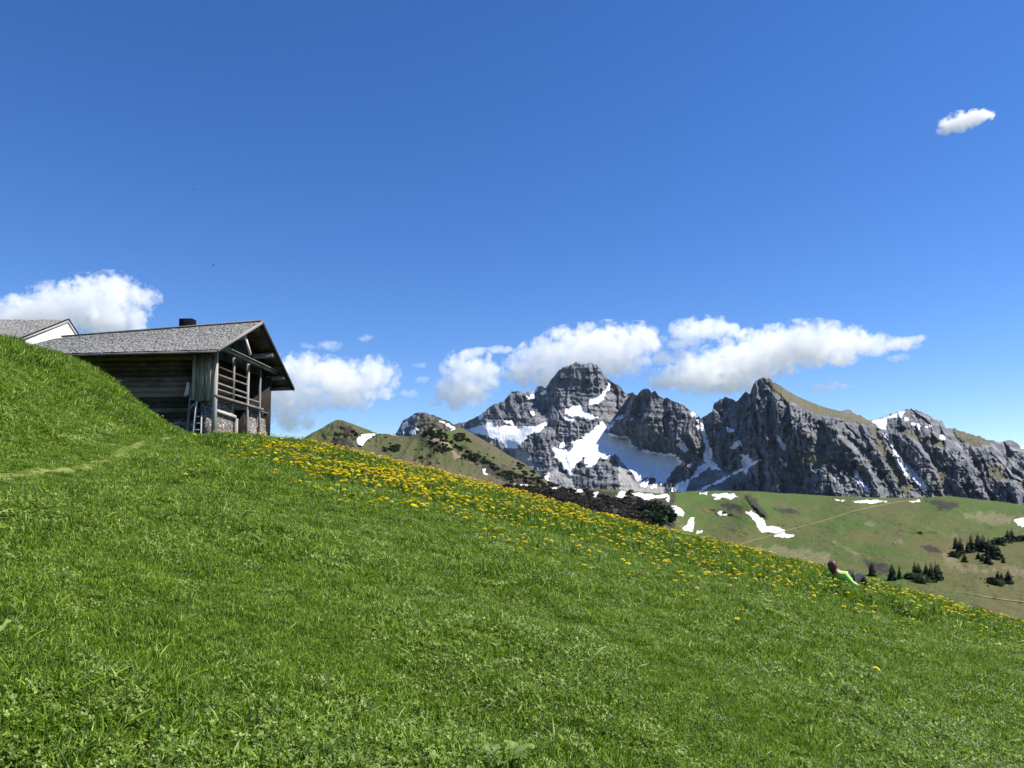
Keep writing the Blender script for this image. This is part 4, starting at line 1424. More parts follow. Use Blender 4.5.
# ------------------------------------------------------------------ dandelions
def dandelion_mesh(seed, lean):
    rg = np.random.default_rng(seed)
    st, hd = MB(), MB()
    H = 0.16
    lx = lean
    st.tube([(0, 0, -0.02), (lx * 0.3, 0, H * 0.5), (lx, 0, H)], [0.0028, 0.0024, 0.002], 5)
    c = np.array([lx, 0, H])
    for ring, (nr, rad, up) in enumerate(((20, 0.029, 0.002), (16, 0.024, 0.009), (10, 0.014, 0.014))):
        for i in range(nr):
            a = 2 * math.pi * (i + 0.5 * (ring % 2)) / nr + rg.uniform(-0.08, 0.08)
            l_ = rad * rg.uniform(0.85, 1.15)
            w = 0.0052
            ca, sa = math.cos(a), math.sin(a)
            p0 = c + np.array([0, 0, up * 0.3])
            p1 = c + np.array([ca * l_, sa * l_, up + rg.uniform(-0.002, 0.003)])
            sd_ = np.array([-sa, ca, 0]) * w
            hd.add([p0 - sd_ * 0.4, p0 + sd_ * 0.4, p1 + sd_, p1 - sd_], [(0, 1, 2, 3)], None, rg.uniform(0.2, 1.0) - 0.2 * (ring == 2))
    V = np.concatenate(st.V + hd.V)
    nv = st.n
    Q = np.concatenate(st.Q + [q + nv for q in hd.Q])
    T = np.concatenate(st.T)
    tone = np.concatenate(st.tone + hd.tone)
    nst = sum(len(q) for q in st.Q)
    mi = np.concatenate([np.zeros(nst, int), np.ones(len(Q) - nst, int), np.zeros(len(T), int)])
    return mesh_np('dandelion', V, [Q, T], [M['stem'], M['petal']], False, {'tone': tone}, mi)


DAND = [dandelion_mesh(300 + i, l_) for i, l_ in enumerate((0.0, 0.03, -0.04, 0.05))]


def make_dandelions():
    rg = np.random.default_rng(77)
    n = 60000
    d = np.sqrt(rg.uniform(4.5 ** 2, 25 ** 2, n))
    u = rg.uniform(-0.60, 0.80, n)
    x, y = u * d, d
    xp = np.interp(y, PATH_Y, PATH_X)
    tt = xp - x                        # >0 left of the path
    edge0 = 9.9 + 0.26 * np.clip(x + 4, 0, 20)
    zone = sstep(-2.2, 4.0, y - edge0 + 2.2 * fbm(v3(x * 0.3, y * 0.3), 3, 0.5, 210)) * sstep(-1.0, -3.2, tt)
    cl = sstep(-0.35, 0.45, fbm(v3(x * 0.9, y * 0.9), 3, 0.55, 211))
    dens = zone * (0.15 + 0.85 * cl) * (1.0 - 0.45 * sstep(15, 19, y))
    # stronger towards the left end of the crest
    dens *= 1.50 - 1.12 * sstep(-4, 4.5, x) + 0.35 * sstep(15.5, 18, y) * sstep(0, 4, x)
    dens += 0.02 * sstep(6.5, 10.5, y) * (tt < -0.3) * (0.3 + cl)
    dens += 0.0012 * (tt < -0.4) * (y > 6.2) + 0.004 * (tt > 0.5) * (y < 30)
    k = rg.random(n) < dens * 0.50
    x, y = x[k], y[k]
    z = meadow(x, y)
    # in view: distance order, nearest first
    o = np.argsort(np.hypot(x, y))
    x, y, z = x[o], y[o], z[o]
    m = len(x)
    s = rg.uniform(0.8, 1.35, m) * (1.0 - 0.22 * sstep(-2, 6, x))
    tilt = rg.normal(0, 0.15, (m, 2))
    yaw = rg.uniform(0, 6.28, m)
    var = rg.integers(0, 4, m)
    px, py = project(np.column_stack([x, y, z]))
    inview = (px > 0) & (px < 1024) & (py < 768)
    ind = np.where(inview)[0][:300]
    rest = np.setdiff1d(np.arange(m), ind)
    for i in ind:
        ob = link('dandelion', DAND[var[i]])
        ob.location = (x[i], y[i], z[i])
        ob.rotation_euler = (tilt[i, 0], tilt[i, 1], yaw[i])
        ob.scale = (s[i],) * 3
        tag(ob, 'yellow dandelion in bloom on the green meadow slope', 'dandelion', 'dandelions nearest the camera')
    P = np.column_stack([x, y, z])[rest]
    rot = np.column_stack([tilt[rest], yaw[rest]])
    ob = scatter('dandelions', P, rot, np.repeat(s[rest][:, None], 3, 1), var[rest], DAND)
    tag(ob, 'carpet of yellow dandelions along the crest of the meadow', 'dandelions', kind='stuff')
    print('dandelions', m, 'individual', len(ind))


make_dandelions()

# broad leaved plants at the lower edge
def dock(px, py, label, n, ln, w, seed):
    u, v = ray(px, py)
    ds = np.linspace(2, 20, 2000)
    D = ds[np.argmax(meadow(u * ds, ds) / ds > v)]
    x, y = float(u * D), float(D)
    z = float(meadow(np.array([x]), np.array([y]))[0])
    o = thing('dock_plant', label, 'plant', (x, y, z), 0, 'broad leaved plants in the grass')
    rg = np.random.default_rng(seed)
    for i in range(n):
        mb = MB()
        a = 2 * math.pi * i / n + rg.uniform(-0.4, 0.4)
        l_ = ln * rg.uniform(0.75, 1.1)
        el = rg.uniform(0.6, 1.1)
        V = []
        prof = ((0, 0.10), (0.15, 0.35), (0.35, 0.85), (0.55, 1.0), (0.78, 0.75), (0.93, 0.35), (1.0, 0.04))
        for f, c in prof:
            rr = l_ * f * math.cos(el * (1 - 0.7 * f))
            zz = l_ * f * math.sin(el) * (1 - 0.45 * f) + 0.015
            for sgn in (-1, -0.5, 0, 0.5, 1):
                wv = 0.012 * math.sin(f * 14 + sgn * 2 + i)
                V.append((rr * math.cos(a) - sgn * c * w / 2 * math.sin(a), rr * math.sin(a) + sgn * c * w / 2 * math.cos(a), zz + abs(sgn) * c * w * 0.22 + wv * abs(sgn)))
        q = [(k * 5 + s_, k * 5 + s_ + 1, (k + 1) * 5 + s_ + 1, (k + 1) * 5 + s_) for k in range(len(prof) - 1) for s_ in range(4)]
        mb.add(V, q, None, rg.uniform(0.2, 1))
        mb.build('leaf', M['dock'], o, True)
    return o


dock(505, 770, 'broad pale green dock leaves at the lower edge of the meadow', 6, 0.17, 0.065, 4)
dock(-2, 641, 'pale upright leaf tuft in the grass at the left edge', 4, 0.12, 0.025, 9)

# ------------------------------------------------------------------ the barn
O = unproj(214.0, 435.0, 33.0)
O[2] = BARN_Z
barn = thing('wooden_barn', 'weathered grey wooden barn with shingle roof, open gable gallery and rubble stone base', 'barn', tuple(O), -R(4.0))
GW = 6.3                       # gable width
LEN = 9.4                      # length to the left
EV0, EV1 = -1.35, GW + 1.30    # eave positions across
RIDGE_Y = 3.2


def ridge_z(x):
    return 6.46 + 0.062 * (x - 0.65)


def roof_z(x, y):
    rz_ = ridge_z(x)
    if y <= RIDGE_Y:
        e = 4.22 + 0.012 * (x - 0.65)
        return e + (rz_ - e) * (y - EV0) / (RIDGE_Y - EV0)
    e = 3.92 + 0.02 * (x - 0.65)
    return e + (rz_ - e) * (EV1 - y) / (EV1 - RIDGE_Y)


XR, XL = 0.68, -9.25
roof = MB()
for (ya, yb) in ((EV0, RIDGE_Y), (RIDGE_Y, EV1)):
    th = 0.12
    for xa, xb in zip(np.linspace(XL, XR, 9)[:-1], np.linspace(XL, XR, 9)[1:]):
        for ya_, yb_ in zip(np.linspace(ya, yb, 6)[:-1], np.linspace(ya, yb, 6)[1:]):
            c = [(xa, ya_, roof_z(xa, ya_) - th), (xb, ya_, roof_z(xb, ya_) - th), (xb, yb_, roof_z(xb, yb_) - th), (xa, yb_, roof_z(xa, yb_) - th),
         (xa, ya_, roof_z(xa, ya_) - 0.05), (xb, ya_, roof_z(xb, ya_) - 0.05), (xb, yb_, roof_z(xb, yb_) - 0.05), (xa, yb_, roof_z(xa, yb_) - 0.05)]
            roof.hexa(c, 0.25)
roof_o = roof.build('roof', M['wood_dark_x'], barn)
sh = MB()
for side in (0, 1):
    rows = 25
    for r_ in range(rows):
        f0 = r_ / rows
        x = XL + random.uniform(-0.1, 0)
        while x < XR:
            w = random.uniform(0.09, 0.2)
            x1 = min(x + w - 0.008, XR)
            if side == 0:
                ya = EV0 + (RIDGE_Y - EV0) * f0 - 0.02 + random.uniform(-0.025, 0.015)
                yb = EV0 + (RIDGE_Y - EV0) * min(1, f0 + 1.6 / rows)
                yb = min(yb, RIDGE_Y)
            else:
                ya = EV1 - (EV1 - RIDGE_Y) * f0 + 0.02 + random.uniform(-0.015, 0.025)
                yb = EV1 - (EV1 - RIDGE_Y) * min(1, f0 + 1.6 / rows)
                yb = max(yb, RIDGE_Y)
            l0 = 0.035 + random.uniform(0, 0.02)
            a0, a1 = roof_z(x, ya) + l0, roof_z(x1, ya) + l0 + random.uniform(-0.006, 0.006)
            b0, b1 = roof_z(x, yb) + 0.004, roof_z(x1, yb) + 0.004
            V = [(x, ya, a0 - 0.03), (x1, ya, a1 - 0.03), (x1, yb, b1 - 0.02), (x, yb, b0 - 0.02), (x, ya, a0), (x1, ya, a1), (x1, yb, b1), (x, yb, b0)]
            if side:
                V = [V[i] for i in (1, 0, 3, 2, 5, 4, 7, 6)]
            sh.hexa(V, random.random())
            x += w
sh.build('shingles', M['shingle'], roof_o)
b = MB()
b.beam((XL, RIDGE_Y, ridge_z(XL) + 0.055), (XR, RIDGE_Y, ridge_z(XR) + 0.055), 0.22, 0.05, 0.8)
b.build('ridge_board', M['wood_grey_x'], roof_o)
# chimney on the far side of the ridge
cx0 = -3.15
b = MB()
b.box((cx0 - 0.32, RIDGE_Y + 0.12, ridge_z(cx0) - 0.5), (cx0 + 0.32, RIDGE_Y + 0.55, ridge_z(cx0) + 0.50), 0.4)
b.build('chimney', M['soot_metal'], roof_o)
# barge boards
b = MB()
b.beam((XR + 0.03, EV0 - 0.03, roof_z(XR, EV0) - 0.05), (XR + 0.03, RIDGE_Y, roof_z(XR, RIDGE_Y) - 0.03), 0.05, 0.13, 0.95)
b.build('bargeboard', M['wood_grey_y'], barn)
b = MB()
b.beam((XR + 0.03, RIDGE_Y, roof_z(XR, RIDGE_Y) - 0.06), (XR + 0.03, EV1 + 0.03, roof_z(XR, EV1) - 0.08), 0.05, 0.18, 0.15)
b.build('bargeboard', M['wood_dark_y'], barn)  # far half in darker wood: shade of the verge's underside put into its colour
b = MB()
b.beam((XL, EV0 - 0.035, roof_z(XL, EV0) - 0.07), (XR, EV0 - 0.035, roof_z(XR, EV0) - 0.07), 0.04, 0.09, 0.5)
b.build('eave_board', M['wood_grey_x'], barn)
# rafters under the near eave
b = MB()
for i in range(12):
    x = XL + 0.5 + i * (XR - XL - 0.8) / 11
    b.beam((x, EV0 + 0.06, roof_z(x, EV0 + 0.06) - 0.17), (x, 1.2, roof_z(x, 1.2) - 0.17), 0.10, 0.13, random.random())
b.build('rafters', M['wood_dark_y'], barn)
# log walls: the long front, the recessed gable, the back and the far end
FLOOR = 2.5
b = MB()
z = 1.35
yw = 0.42
while z < 4.75:
    r_ = random.uniform(0.115, 0.14)
    x = -9.0
    tone = 0.95 if random.random() < 0.16 else random.uniform(0.05, 0.7)
    b.tube([(x, yw + 0.13, z + r_ + random.uniform(-.015, .015)), (x + 3, yw + 0.13, z + r_), (x + 5.5, yw + 0.13, z + r_ + random.uniform(-.02, .02)), (-0.70, yw + 0.13, z + r_)], [r_ * 1.05] * 4, 10, tone, 0.06)
    z += 2 * r_ * 0.93
b.build('log_wall', M['wood_dark_x'], barn, True)
b = MB()
z = FLOOR
while z < 6.1:
    r_ = random.uniform(0.11, 0.135)
    zc = z + r_
    hw = min(1.0, (roof_z(0, RIDGE_Y) - 0.25 - zc) / 2.25)
    ya, yb = max(0.78, RIDGE_Y - 4.6 * max(0, hw)), min(GW - 0.05, RIDGE_Y + 4.3 * max(0, hw))
    if yb - ya > 0.4:
        b.tube([(-1.9, ya, zc), (-1.9, (ya + yb) / 2, zc + random.uniform(-.02, .02)), (-1.9, yb, zc)], [r_ * 1.05] * 3, 10, random.uniform(0, 1), 0.05)
    z += 2 * r_ * 0.93
b.build('log_wall', M['wood_brown_y'], barn, True)
b = MB()
b.box((-9.0, GW - 0.2, -0.2), (0.0, GW, 4.25), 0.3)
b.box((-9.05, 0.3, -0.2), (-8.85, GW - 0.2, 4.4), 0.3)
b.build('back_wall', M['wood_dark_y'], barn)  # shade at the gable end is put into this dark colour
# gable boards above the gallery, set back under the overhang, its shade put into their colour
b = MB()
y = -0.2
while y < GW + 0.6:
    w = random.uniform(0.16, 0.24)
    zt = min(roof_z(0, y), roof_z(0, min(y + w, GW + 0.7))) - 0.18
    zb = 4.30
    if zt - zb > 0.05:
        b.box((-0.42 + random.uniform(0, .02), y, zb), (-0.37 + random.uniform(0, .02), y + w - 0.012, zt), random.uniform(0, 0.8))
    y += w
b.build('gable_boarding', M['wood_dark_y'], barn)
# stone base
b = MB()
b.box((-9.0, 0.38, -0.4), (-1.05, 0.80, 1.42), 0.5)
b.build('stone_wall', M['stone'], barn)
b = MB()
b.box((-0.75, 0.22, -0.4), (-0.22, 2.42, 2.28), 0.5)
b.build('stone_wall', M['stone'], barn)
b = MB()
c = [(-0.75, 3.42, -0.4), (0.02, 3.42, -0.4), (0.10, GW + 0.28, -0.4), (-0.75, GW + 0.28, -0.4), (-0.75, 3.42, 2.28), (-0.22, 3.42, 2.28), (-0.22, GW + 0.02, 2.28), (-0.75, GW + 0.02, 2.28)]
b.hexa(c, 0.5)
b.build('stone_wall', M['stone'], barn)
b = MB()
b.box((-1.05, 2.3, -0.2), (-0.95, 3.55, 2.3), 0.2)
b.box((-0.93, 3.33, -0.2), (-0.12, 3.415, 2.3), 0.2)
b.build('doorway_shade', M['black'], barn)  # black panels paint the shade of the open doorway and over its far jamb
b = MB()
b.box((-0.93, 2.75, 1.55), (-0.90, 3.05, 1.75), 0.9)
b.build('door_plate', M['wood_pale'], barn)
# gallery floor and joists
b = MB()
b.box((-1.05, 0.05, FLOOR - 0.14), (-0.03, GW - 0.1, FLOOR - 0.06), 0.4)
b.box((-1.95, 0.75, FLOOR - 0.14), (-1.05, GW - 0.1, FLOOR - 0.06), 0.4)
for i in range(9):
    y = 0.3 + i * 0.72
    b.box((-0.9, y, FLOOR - 0.24), (-0.04, y + 0.11, FLOOR - 0.14), random.random())
b.build('gallery_floor', M['wood_grey_x'], barn)
b = MB()
b.beam((0.06, -0.10, FLOOR - 0.02), (0.06, GW - 1.2, FLOOR - 0.02), 0.10, 0.11, 0.6)
b.build('floor_beam', M['wood_grey_y'], barn)
b = MB()
b.beam((-0.16, 0.15, 1.90), (-0.16, 2.44, 1.82), 0.12, 0.14, 0.8)
b.build('lintel', M['wood_pale'], barn)
# posts
for (y, z0, z1, w, tn) in ((0.02, -0.3, 4.62, 0.15, 0.9), (1.89, FLOOR - 0.35, 4.5, 0.09, 0.6), (3.48, -0.3, 4.5, 0.10, 0.7), (4.96, -0.3, 4.5, 0.08, 0.5)):
    b = MB()
    b.box((-0.11, y - w / 2, z0), (-0.11 + w + 0.02, y + w / 2, z1), tn)
    b.build('post', M['wood_grey_z'], barn)
b = MB()
b.box((-0.20, 2.40, -0.3), (-0.05, 2.52, 1.76), 0.7)
b.build('door_post', M['wood_grey_z'], barn)
# railing: one part with its rails
for (zr, tn, h_) in ((3.45, 0.55, 0.075), (3.08, 0.7, 0.085), (2.80, 0.7, 0.075), (3.80, 0.05, 0.06)):
    b = MB()
    b.beam((-0.045, 0.1, zr), (-0.045, 3.44 if zr > 2.9 else 4.9, zr + random.uniform(-0.03, 0.03)), 0.05, h_, tn)
    b.build('rail', M['wood_grey_y'], barn)
# tie beam with its drip board
b = MB()
b.beam((0.22, -0.35, 4.56), (0.22, GW + 0.35, 4.50), 0.14, 0.13, 0.5)
b.beam((0.26, -0.35, 4.66), (0.26, GW + 0.35, 4.60), 0.22, 0.035, 0.9)
b.build('tie_beam', M['wood_grey_y'], barn)
# purlins sticking out under the roof
for (y, dz, tn, r_) in ((1.55, -0.30, 0.5, 0.10), (RIDGE_Y, -0.34, 0.4, 0.11), (4.85, -0.34, 0.5, 0.13), (-0.25, -0.28, 0.4, 0.10), (GW + 0.15, -0.30, 0.5, 0.11), (GW + 1.0, -0.24, 0.3, 0.10)):
    b = MB()
    x1 = 0.55 if y < 4.8 else 0.62
    b.tube([(-9.0, y, roof_z(-9.0, y) + dz), (x1, y, roof_z(x1, y) + dz)], [r_, r_], 10, tn, 0.03)
    b.build('purlin', M['wood_grey_x'], barn, True)
b = MB()
b.beam((0.36, 2.05, 5.55), (0.36, 2.75, 4.78), 0.06, 0.17, 1.0)
b.build('hanging_board', M['wood_pale'], barn)
# plank panel closing the near end of the gallery
x = -1.06
while x < -0.12:
    w = random.uniform(0.13, 0.19)
    x1 = min(x + w, -0.115)
    b = MB()
    b.box((x, 0.0 + random.uniform(0, .012), 2.28 + random.uniform(-.02, .02)), (x1 - 0.012, 0.045, 4.55), random.uniform(0.3, 1))
    b.build('plank', M['wood_grey_z'], barn)
    x = x1
    if x1 >= -0.116:
        break
b = MB()
b.beam((-1.1, 0.09, FLOOR - 0.1), (-0.1, 0.09, FLOOR - 0.1), 0.08, 0.14, 0.5)
b.build('panel_sill', M['wood_grey_x'], barn)
b = MB()
b.beam((-1.32, 0.12, -0.3), (-1.18, 0.2, 3.0), 0.12, 0.10, 0.5)
b.beam((-1.2, 0.05, 1.9), (-0.75, 0.05, 2.3), 0.07, 0.10, 0.6)
b.build('brace', M['wood_grey_z'], barn)
b = MB()
b.tube([(-1.38, 0.10, 2.5), (-1.30, 0.05, 2.62), (-1.25, 0.05, 3.1)], [0.07, 0.09, 0.06], 8, 0.9)
b.build('wooden_peg', M['wood_pale'], barn)


def to_world(p):
    c, s_ = math.cos(-R(4)), math.sin(-R(4))
    return (O[0] + c * p[0] - s_ * p[1], O[1] + s_ * p[0] + c * p[1], O[2] + p[2])


# ladder leaning below the panel
gz = float(meadow(np.array([to_world((-0.7, -0.3, 0))[0]]), np.array([to_world((-0.7, -0.3, 0))[1]]))[0]) - O[2]
lad = thing('wooden_ladder', 'pale old wooden ladder leaning under the plank panel of the barn', 'ladder', to_world((-0.72, -0.25, gz)), -R(4))
la, lb = MB(), MB()
la.beam((-0.16, 0, -0.05), (-0.10, 0.26, 2.25), 0.06, 0.07, 1.0)
la.build('rail', M['wood_pale'], lad)
lb.beam((0.22, 0, -0.05), (0.18, 0.2, 1.75), 0.06, 0.07, 0.8)
lb.build('rail', M['wood_pale'], lad)
for i in range(6):
    z = 0.18 + i * 0.29
    q = MB()
    q.beam((-0.155 + 0.008 * i, 0.02 + z * 0.113, z), (0.215 - 0.006 * i, 0.02 + z * 0.113, z), 0.04, 0.05, random.uniform(0.5, 1))
    q.build('rung', M['wood_pale'], lad)
# leaning stone slab by the right hand wall
gp = to_world((0.5, 5.15, 0))
gz = float(meadow(np.array([gp[0]]), np.array([gp[1]]))[0])
slab = thing('leaning_slab', 'tall pale pointed slab leaning on the stone wall under the gallery', 'slab', (gp[0], gp[1], gz), -R(4))
b = MB()
hb = O[2] - gz
b.hexa([(-0.12, -0.38, -0.05), (0.05, -0.38, -0.05), (0.05, 0.40, -0.05), (-0.12, 0.40, -0.05), (-0.36, -0.08, hb + 1.25), (-0.26, -0.08, hb + 1.25), (-0.26, 0.12, hb + 1.22), (-0.36, 0.12, hb + 1.22)], 0.8)
b.build('slab_stone', M['stone'], slab)

# ------------------------------------------------------------------ the white house behind
HX = float(unproj(68, 319.5, 50.0)[0])
hy = (44.3, 50.0, 54.6)


def hz(px, py, D):
    return float(unproj(px, py, D)[2])


zr = hz(68, 319.5, 50.0)
ze = hz(14, 342.5, 44.3)
ze2 = zr - (zr - ze) * 1.05
hg = float(meadow(np.array([HX]), np.array([49.0]))[0]) - 0.3
house = thing('house', 'white plastered house with grey shingle roof behind the grassy bank', 'house', (HX, 49.0, hg))
HL = 11.0
zr, ze, ze2 = zr - hg, ze - hg, ze2 - hg
y0, yr, y1 = hy[0] - 49, hy[1] - 49, hy[2] - 49
wa, wb = y0 + 0.8, y1 - 0.8


def hroof(y):
    return ze + (zr - ze) * (y - y0) / (yr - y0) if y <= yr else ze2 + (zr - ze2) * (y1 - y) / (y1 - yr)


b = MB()
V, q = [], []
for x in (-HL, -0.025):
    V += [(x, wa, -0.5), (x, wb, -0.5), (x, wb, hroof(wb) - 0.14), (x, yr, zr - 0.16), (x, wa, hroof(wa) - 0.14)]
b.add(V, [(0, 5, 6, 1)[::-1], (1, 2, 7, 6), (2, 3, 8, 7), (3, 4, 9, 8), (4, 0, 5, 9)], [(2, 1, 0), (3, 2, 0), (4, 3, 0), (6, 7, 5), (7, 8, 5), (8, 9, 5)], 0.5)
b.build('wall', M['plaster'], house)
b = MB()
for (ya, yb) in ((y0, yr), (yr, y1)):
    b.hexa([(-HL - .3, ya, hroof(ya) - .12), (0, ya, hroof(ya) - .12), (0, yb, hroof(yb) - .12), (-HL - .3, yb, hroof(yb) - .12),
            (-HL - .3, ya, hroof(ya) - .03), (0, ya, hroof(ya) - .03), (0, yb, hroof(yb) - .03), (-HL - .3, yb, hroof(yb) - .03)], 0.3)
hro = b.build('roof', M['wood_dark_x'], house)
sh = MB()
for side in (0, 1):
    rows = 26
    for r_ in range(rows):
        x = -HL - 0.3
        while x < 0:
            w = random.uniform(0.12, 0.3)
            x1 = min(x + w - 0.01, 0.0)
            f0, f1 = r_ / rows, min(1, (r_ + 1.5) / rows)
            ya, yb = (y0 + (yr - y0) * f0 - 0.02, y0 + (yr - y0) * f1) if side == 0 else (y1 - (y1 - yr) * f0 + 0.02, y1 - (y1 - yr) * f1)
            a0 = hroof(ya) + 0.03 + random.uniform(0, .02)
            b0 = hroof(yb) + 0.004
            V = [(x, ya, a0 - .03), (x1, ya, a0 - .03), (x1, yb, b0 - .02), (x, yb, b0 - .02), (x, ya, a0), (x1, ya, a0), (x1, yb, b0), (x, yb, b0)]
            if side:
                V = [V[i] for i in (1, 0, 3, 2, 5, 4, 7, 6)]
            sh.hexa(V, random.random())
            x += w
sh.build('shingles', M['shingle'], hro)
for (ya, yb) in ((y0, yr), (yr, y1)):
    b = MB()
    b.beam((0.01, ya, hroof(ya) - 0.09), (0.01, yb, hroof(yb) - 0.09), 0.04, 0.20, 1.0)
    b.build('bargeboard', M['wood_pale'], house)
    b = MB()
    b.beam((0.045, ya, hroof(ya) + 0.035), (0.045, yb, hroof(yb) + 0.035), 0.06, 0.05, 0.0)
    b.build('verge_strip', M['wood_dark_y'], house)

# ------------------------------------------------------------------ the person
def skin_mesh(name, joints, edges, root, mat, sub=2):
    me = bpy.data.meshes.new(name)
    keys = list(joints)
    me.from_pydata([joints[k][0] for k in keys], [(keys.index(a), keys.index(b)) for a, b in edges], [])
    o = bpy.data.objects.new(name, me)
    COL.objects.link(o)
    o.modifiers.new('skin', 'SKIN').use_smooth_shade = True
    for k, sv in zip(keys, me.skin_vertices[0].data):
        r_ = joints[k][1]
        sv.radius = (r_, r_) if np.isscalar(r_) else r_
        sv.use_root = (k == root)
    ss = o.modifiers.new('sub', 'SUBSURF')
    ss.levels = ss.render_levels = sub
    dg = bpy.context.evaluated_depsgraph_get()
    m2 = bpy.data.meshes.new_from_object(o.evaluated_get(dg))
    m2.name = name
    bpy.data.objects.remove(o)
    m2.materials.clear()
    m2.materials.append(mat)
    m2.polygons.foreach_set('use_smooth', np.ones(len(m2.polygons), bool))
    return m2


def ico_mesh(name, sub, mat, fn):
    bm = bmesh.new()
    bmesh.ops.create_icosphere(bm, subdivisions=sub, radius=1.0)
    for v in bm.verts:
        v.co = fn(v.co)
    me = bpy.data.meshes.new(name)
    bm.to_mesh(me)
    bm.free()
    me.materials.append(mat)
    me.polygons.foreach_set('use_smooth', np.ones(len(me.polygons), bool))
    return me


PD = 16.6
pu, _ = ray(847.0, 569.0)
PXY = (float(pu * PD), PD)
pz = float(meadow(np.array([PXY[0]]), np.array([PXY[1]]))[0])
person = thing('person', 'person in a lime green jacket and dark trousers reclining on the flowery slope', 'person', (PXY[0], PXY[1], pz - 0.04))
person.scale = (0.92, 0.92, 0.92)
person.rotation_euler = (R(-4), R(9), R(42))
# local: -x towards the head, +x towards the feet, y away from the camera
J = {
    'pelvis': ((0.0, 0.0, 0.13), (0.135, 0.11)), 'waist': ((-0.17, 0.0, 0.18), (0.125, 0.10)), 'chest': ((-0.38, 0.0, 0.23), (0.15, 0.115)), 'upper': ((-0.50, 0.0, 0.27), (0.115, 0.09)),
    'neck': ((-0.585, 0.0, 0.325), 0.055), 'skull0': ((-0.64, 0.0, 0.36), (0.070, 0.068)), 'skull1': ((-0.715, 0.0, 0.43), (0.085, 0.095)), 'skull2': ((-0.765, 0.0, 0.48), (0.066, 0.072)),
    'shN': ((-0.47, -0.17, 0.25), 0.062), 'elN': ((-0.45, -0.30, 0.07), 0.046), 'wrN': ((-0.22, -0.33, 0.05), 0.032), 'palmN': ((-0.14, -0.33, 0.045), (0.040, 0.018)),
    'shF': ((-0.47, 0.17, 0.25), 0.062), 'elF': ((-0.27, 0.26, 0.26), 0.046), 'wrF': ((-0.04, 0.18, 0.33), 0.032), 'palmF': ((0.04, 0.16, 0.34), (0.040, 0.018)),
    'hipN': ((0.06, -0.10, 0.13), 0.10), 'knN': ((0.43, -0.12, 0.33), 0.064), 'anN': ((0.74, -0.13, 0.07), 0.044), 'toeN': ((0.90, -0.14, 0.10), 0.036),
    'hipF': ((0.06, 0.10, 0.13), 0.10), 'knF': ((0.40, 0.12, 0.42), 0.064), 'anF': ((0.66, 0.13, 0.09), 0.044), 'toeF': ((0.82, 0.14, 0.08), 0.036),
}
E = [('pelvis', 'waist'), ('waist', 'chest'), ('chest', 'upper'), ('upper', 'neck'), ('neck', 'skull0'), ('skull0', 'skull1'), ('skull1', 'skull2')]
for s_ in 'NF':
    E += [('upper', 'sh' + s_), ('sh' + s_, 'el' + s_), ('el' + s_, 'wr' + s_), ('wr' + s_, 'palm' + s_), ('pelvis', 'hip' + s_), ('hip' + s_, 'kn' + s_), ('kn' + s_, 'an' + s_), ('an' + s_, 'toe' + s_)]
for s_, base, dx in (('N', (-0.14, -0.33, 0.045), (1, 0.0, -0.12)), ('F', (0.04, 0.16, 0.34), (0.95, -0.05, -0.3))):
    for f_, (off, ln_) in enumerate(((-0.030, 0.075), (-0.010, 0.085), (0.010, 0.08), (0.030, 0.065))):
        a = np.array(base) + np.array([0.03, off, 0.0])
        c_ = a + np.array(dx) * ln_ * 0.5
        d_ = c_ + np.array([0.8, 0, -0.5]) * ln_ * 0.5
        J[f'f{s_}{f_}a'] = (tuple(a), 0.010)
        J[f'f{s_}{f_}b'] = (tuple(c_), 0.009)
        J[f'f{s_}{f_}c'] = (tuple(d_), 0.007)
        E += [('palm' + s_, f'f{s_}{f_}a'), (f'f{s_}{f_}a', f'f{s_}{f_}b'), (f'f{s_}{f_}b', f'f{s_}{f_}c')]
    a = np.array(base) + np.array([-0.02, 0.045 if s_ == 'N' else -0.045, 0.0])
    J[f't{s_}a'] = (tuple(a), 0.011)
    J[f't{s_}b'] = (tuple(a + np.array([0.045, 0.02 if s_ == 'N' else -0.02, -0.008])), 0.009)
    E += [('palm' + s_, f't{s_}a'), (f't{s_}a', f't{s_}b')]
body = link('body', skin_mesh('body', J, E, 'pelvis', M['skin']), person)
hdc = Vector((-0.72, 0.0, 0.435))
# face: nose, ears and eyes belong to the head and look towards the feet and up
FWD, UPV = Vector((0.72, 0.0, 0.30)).normalized(), Vector((-0.45, 0, 0.80)).normalized()
UPV = (UPV - FWD * UPV.dot(FWD)).normalized()
SDE = FWD.cross(UPV)
for (nm, pos, rad) in (('nose', FWD * 0.098 - UPV * 0.012, (0.020, 0.012, 0.018)), ('ear', SDE * 0.086 - UPV * 0.005, (0.018, 0.008, 0.028)), ('ear', -SDE * 0.086 - UPV * 0.005, (0.018, 0.008, 0.028)),
                       ('mouth', FWD * 0.088 - UPV * 0.052, (0.008, 0.024, 0.007))):
    link(nm, ico_mesh(nm, 2, M['skin'], lambda c, p=pos, r_=rad: hdc + p + FWD * (c.x * r_[0]) + SDE * (c.y * r_[1]) + UPV * (c.z * r_[2])), person)
for sgn in (-1, 1):
    p = FWD * 0.086 + SDE * 0.032 * sgn + UPV * 0.016
    link('eye', ico_mesh('eye', 2, M['bird'], lambda c, p=p: hdc + p + c * 0.0095), person)


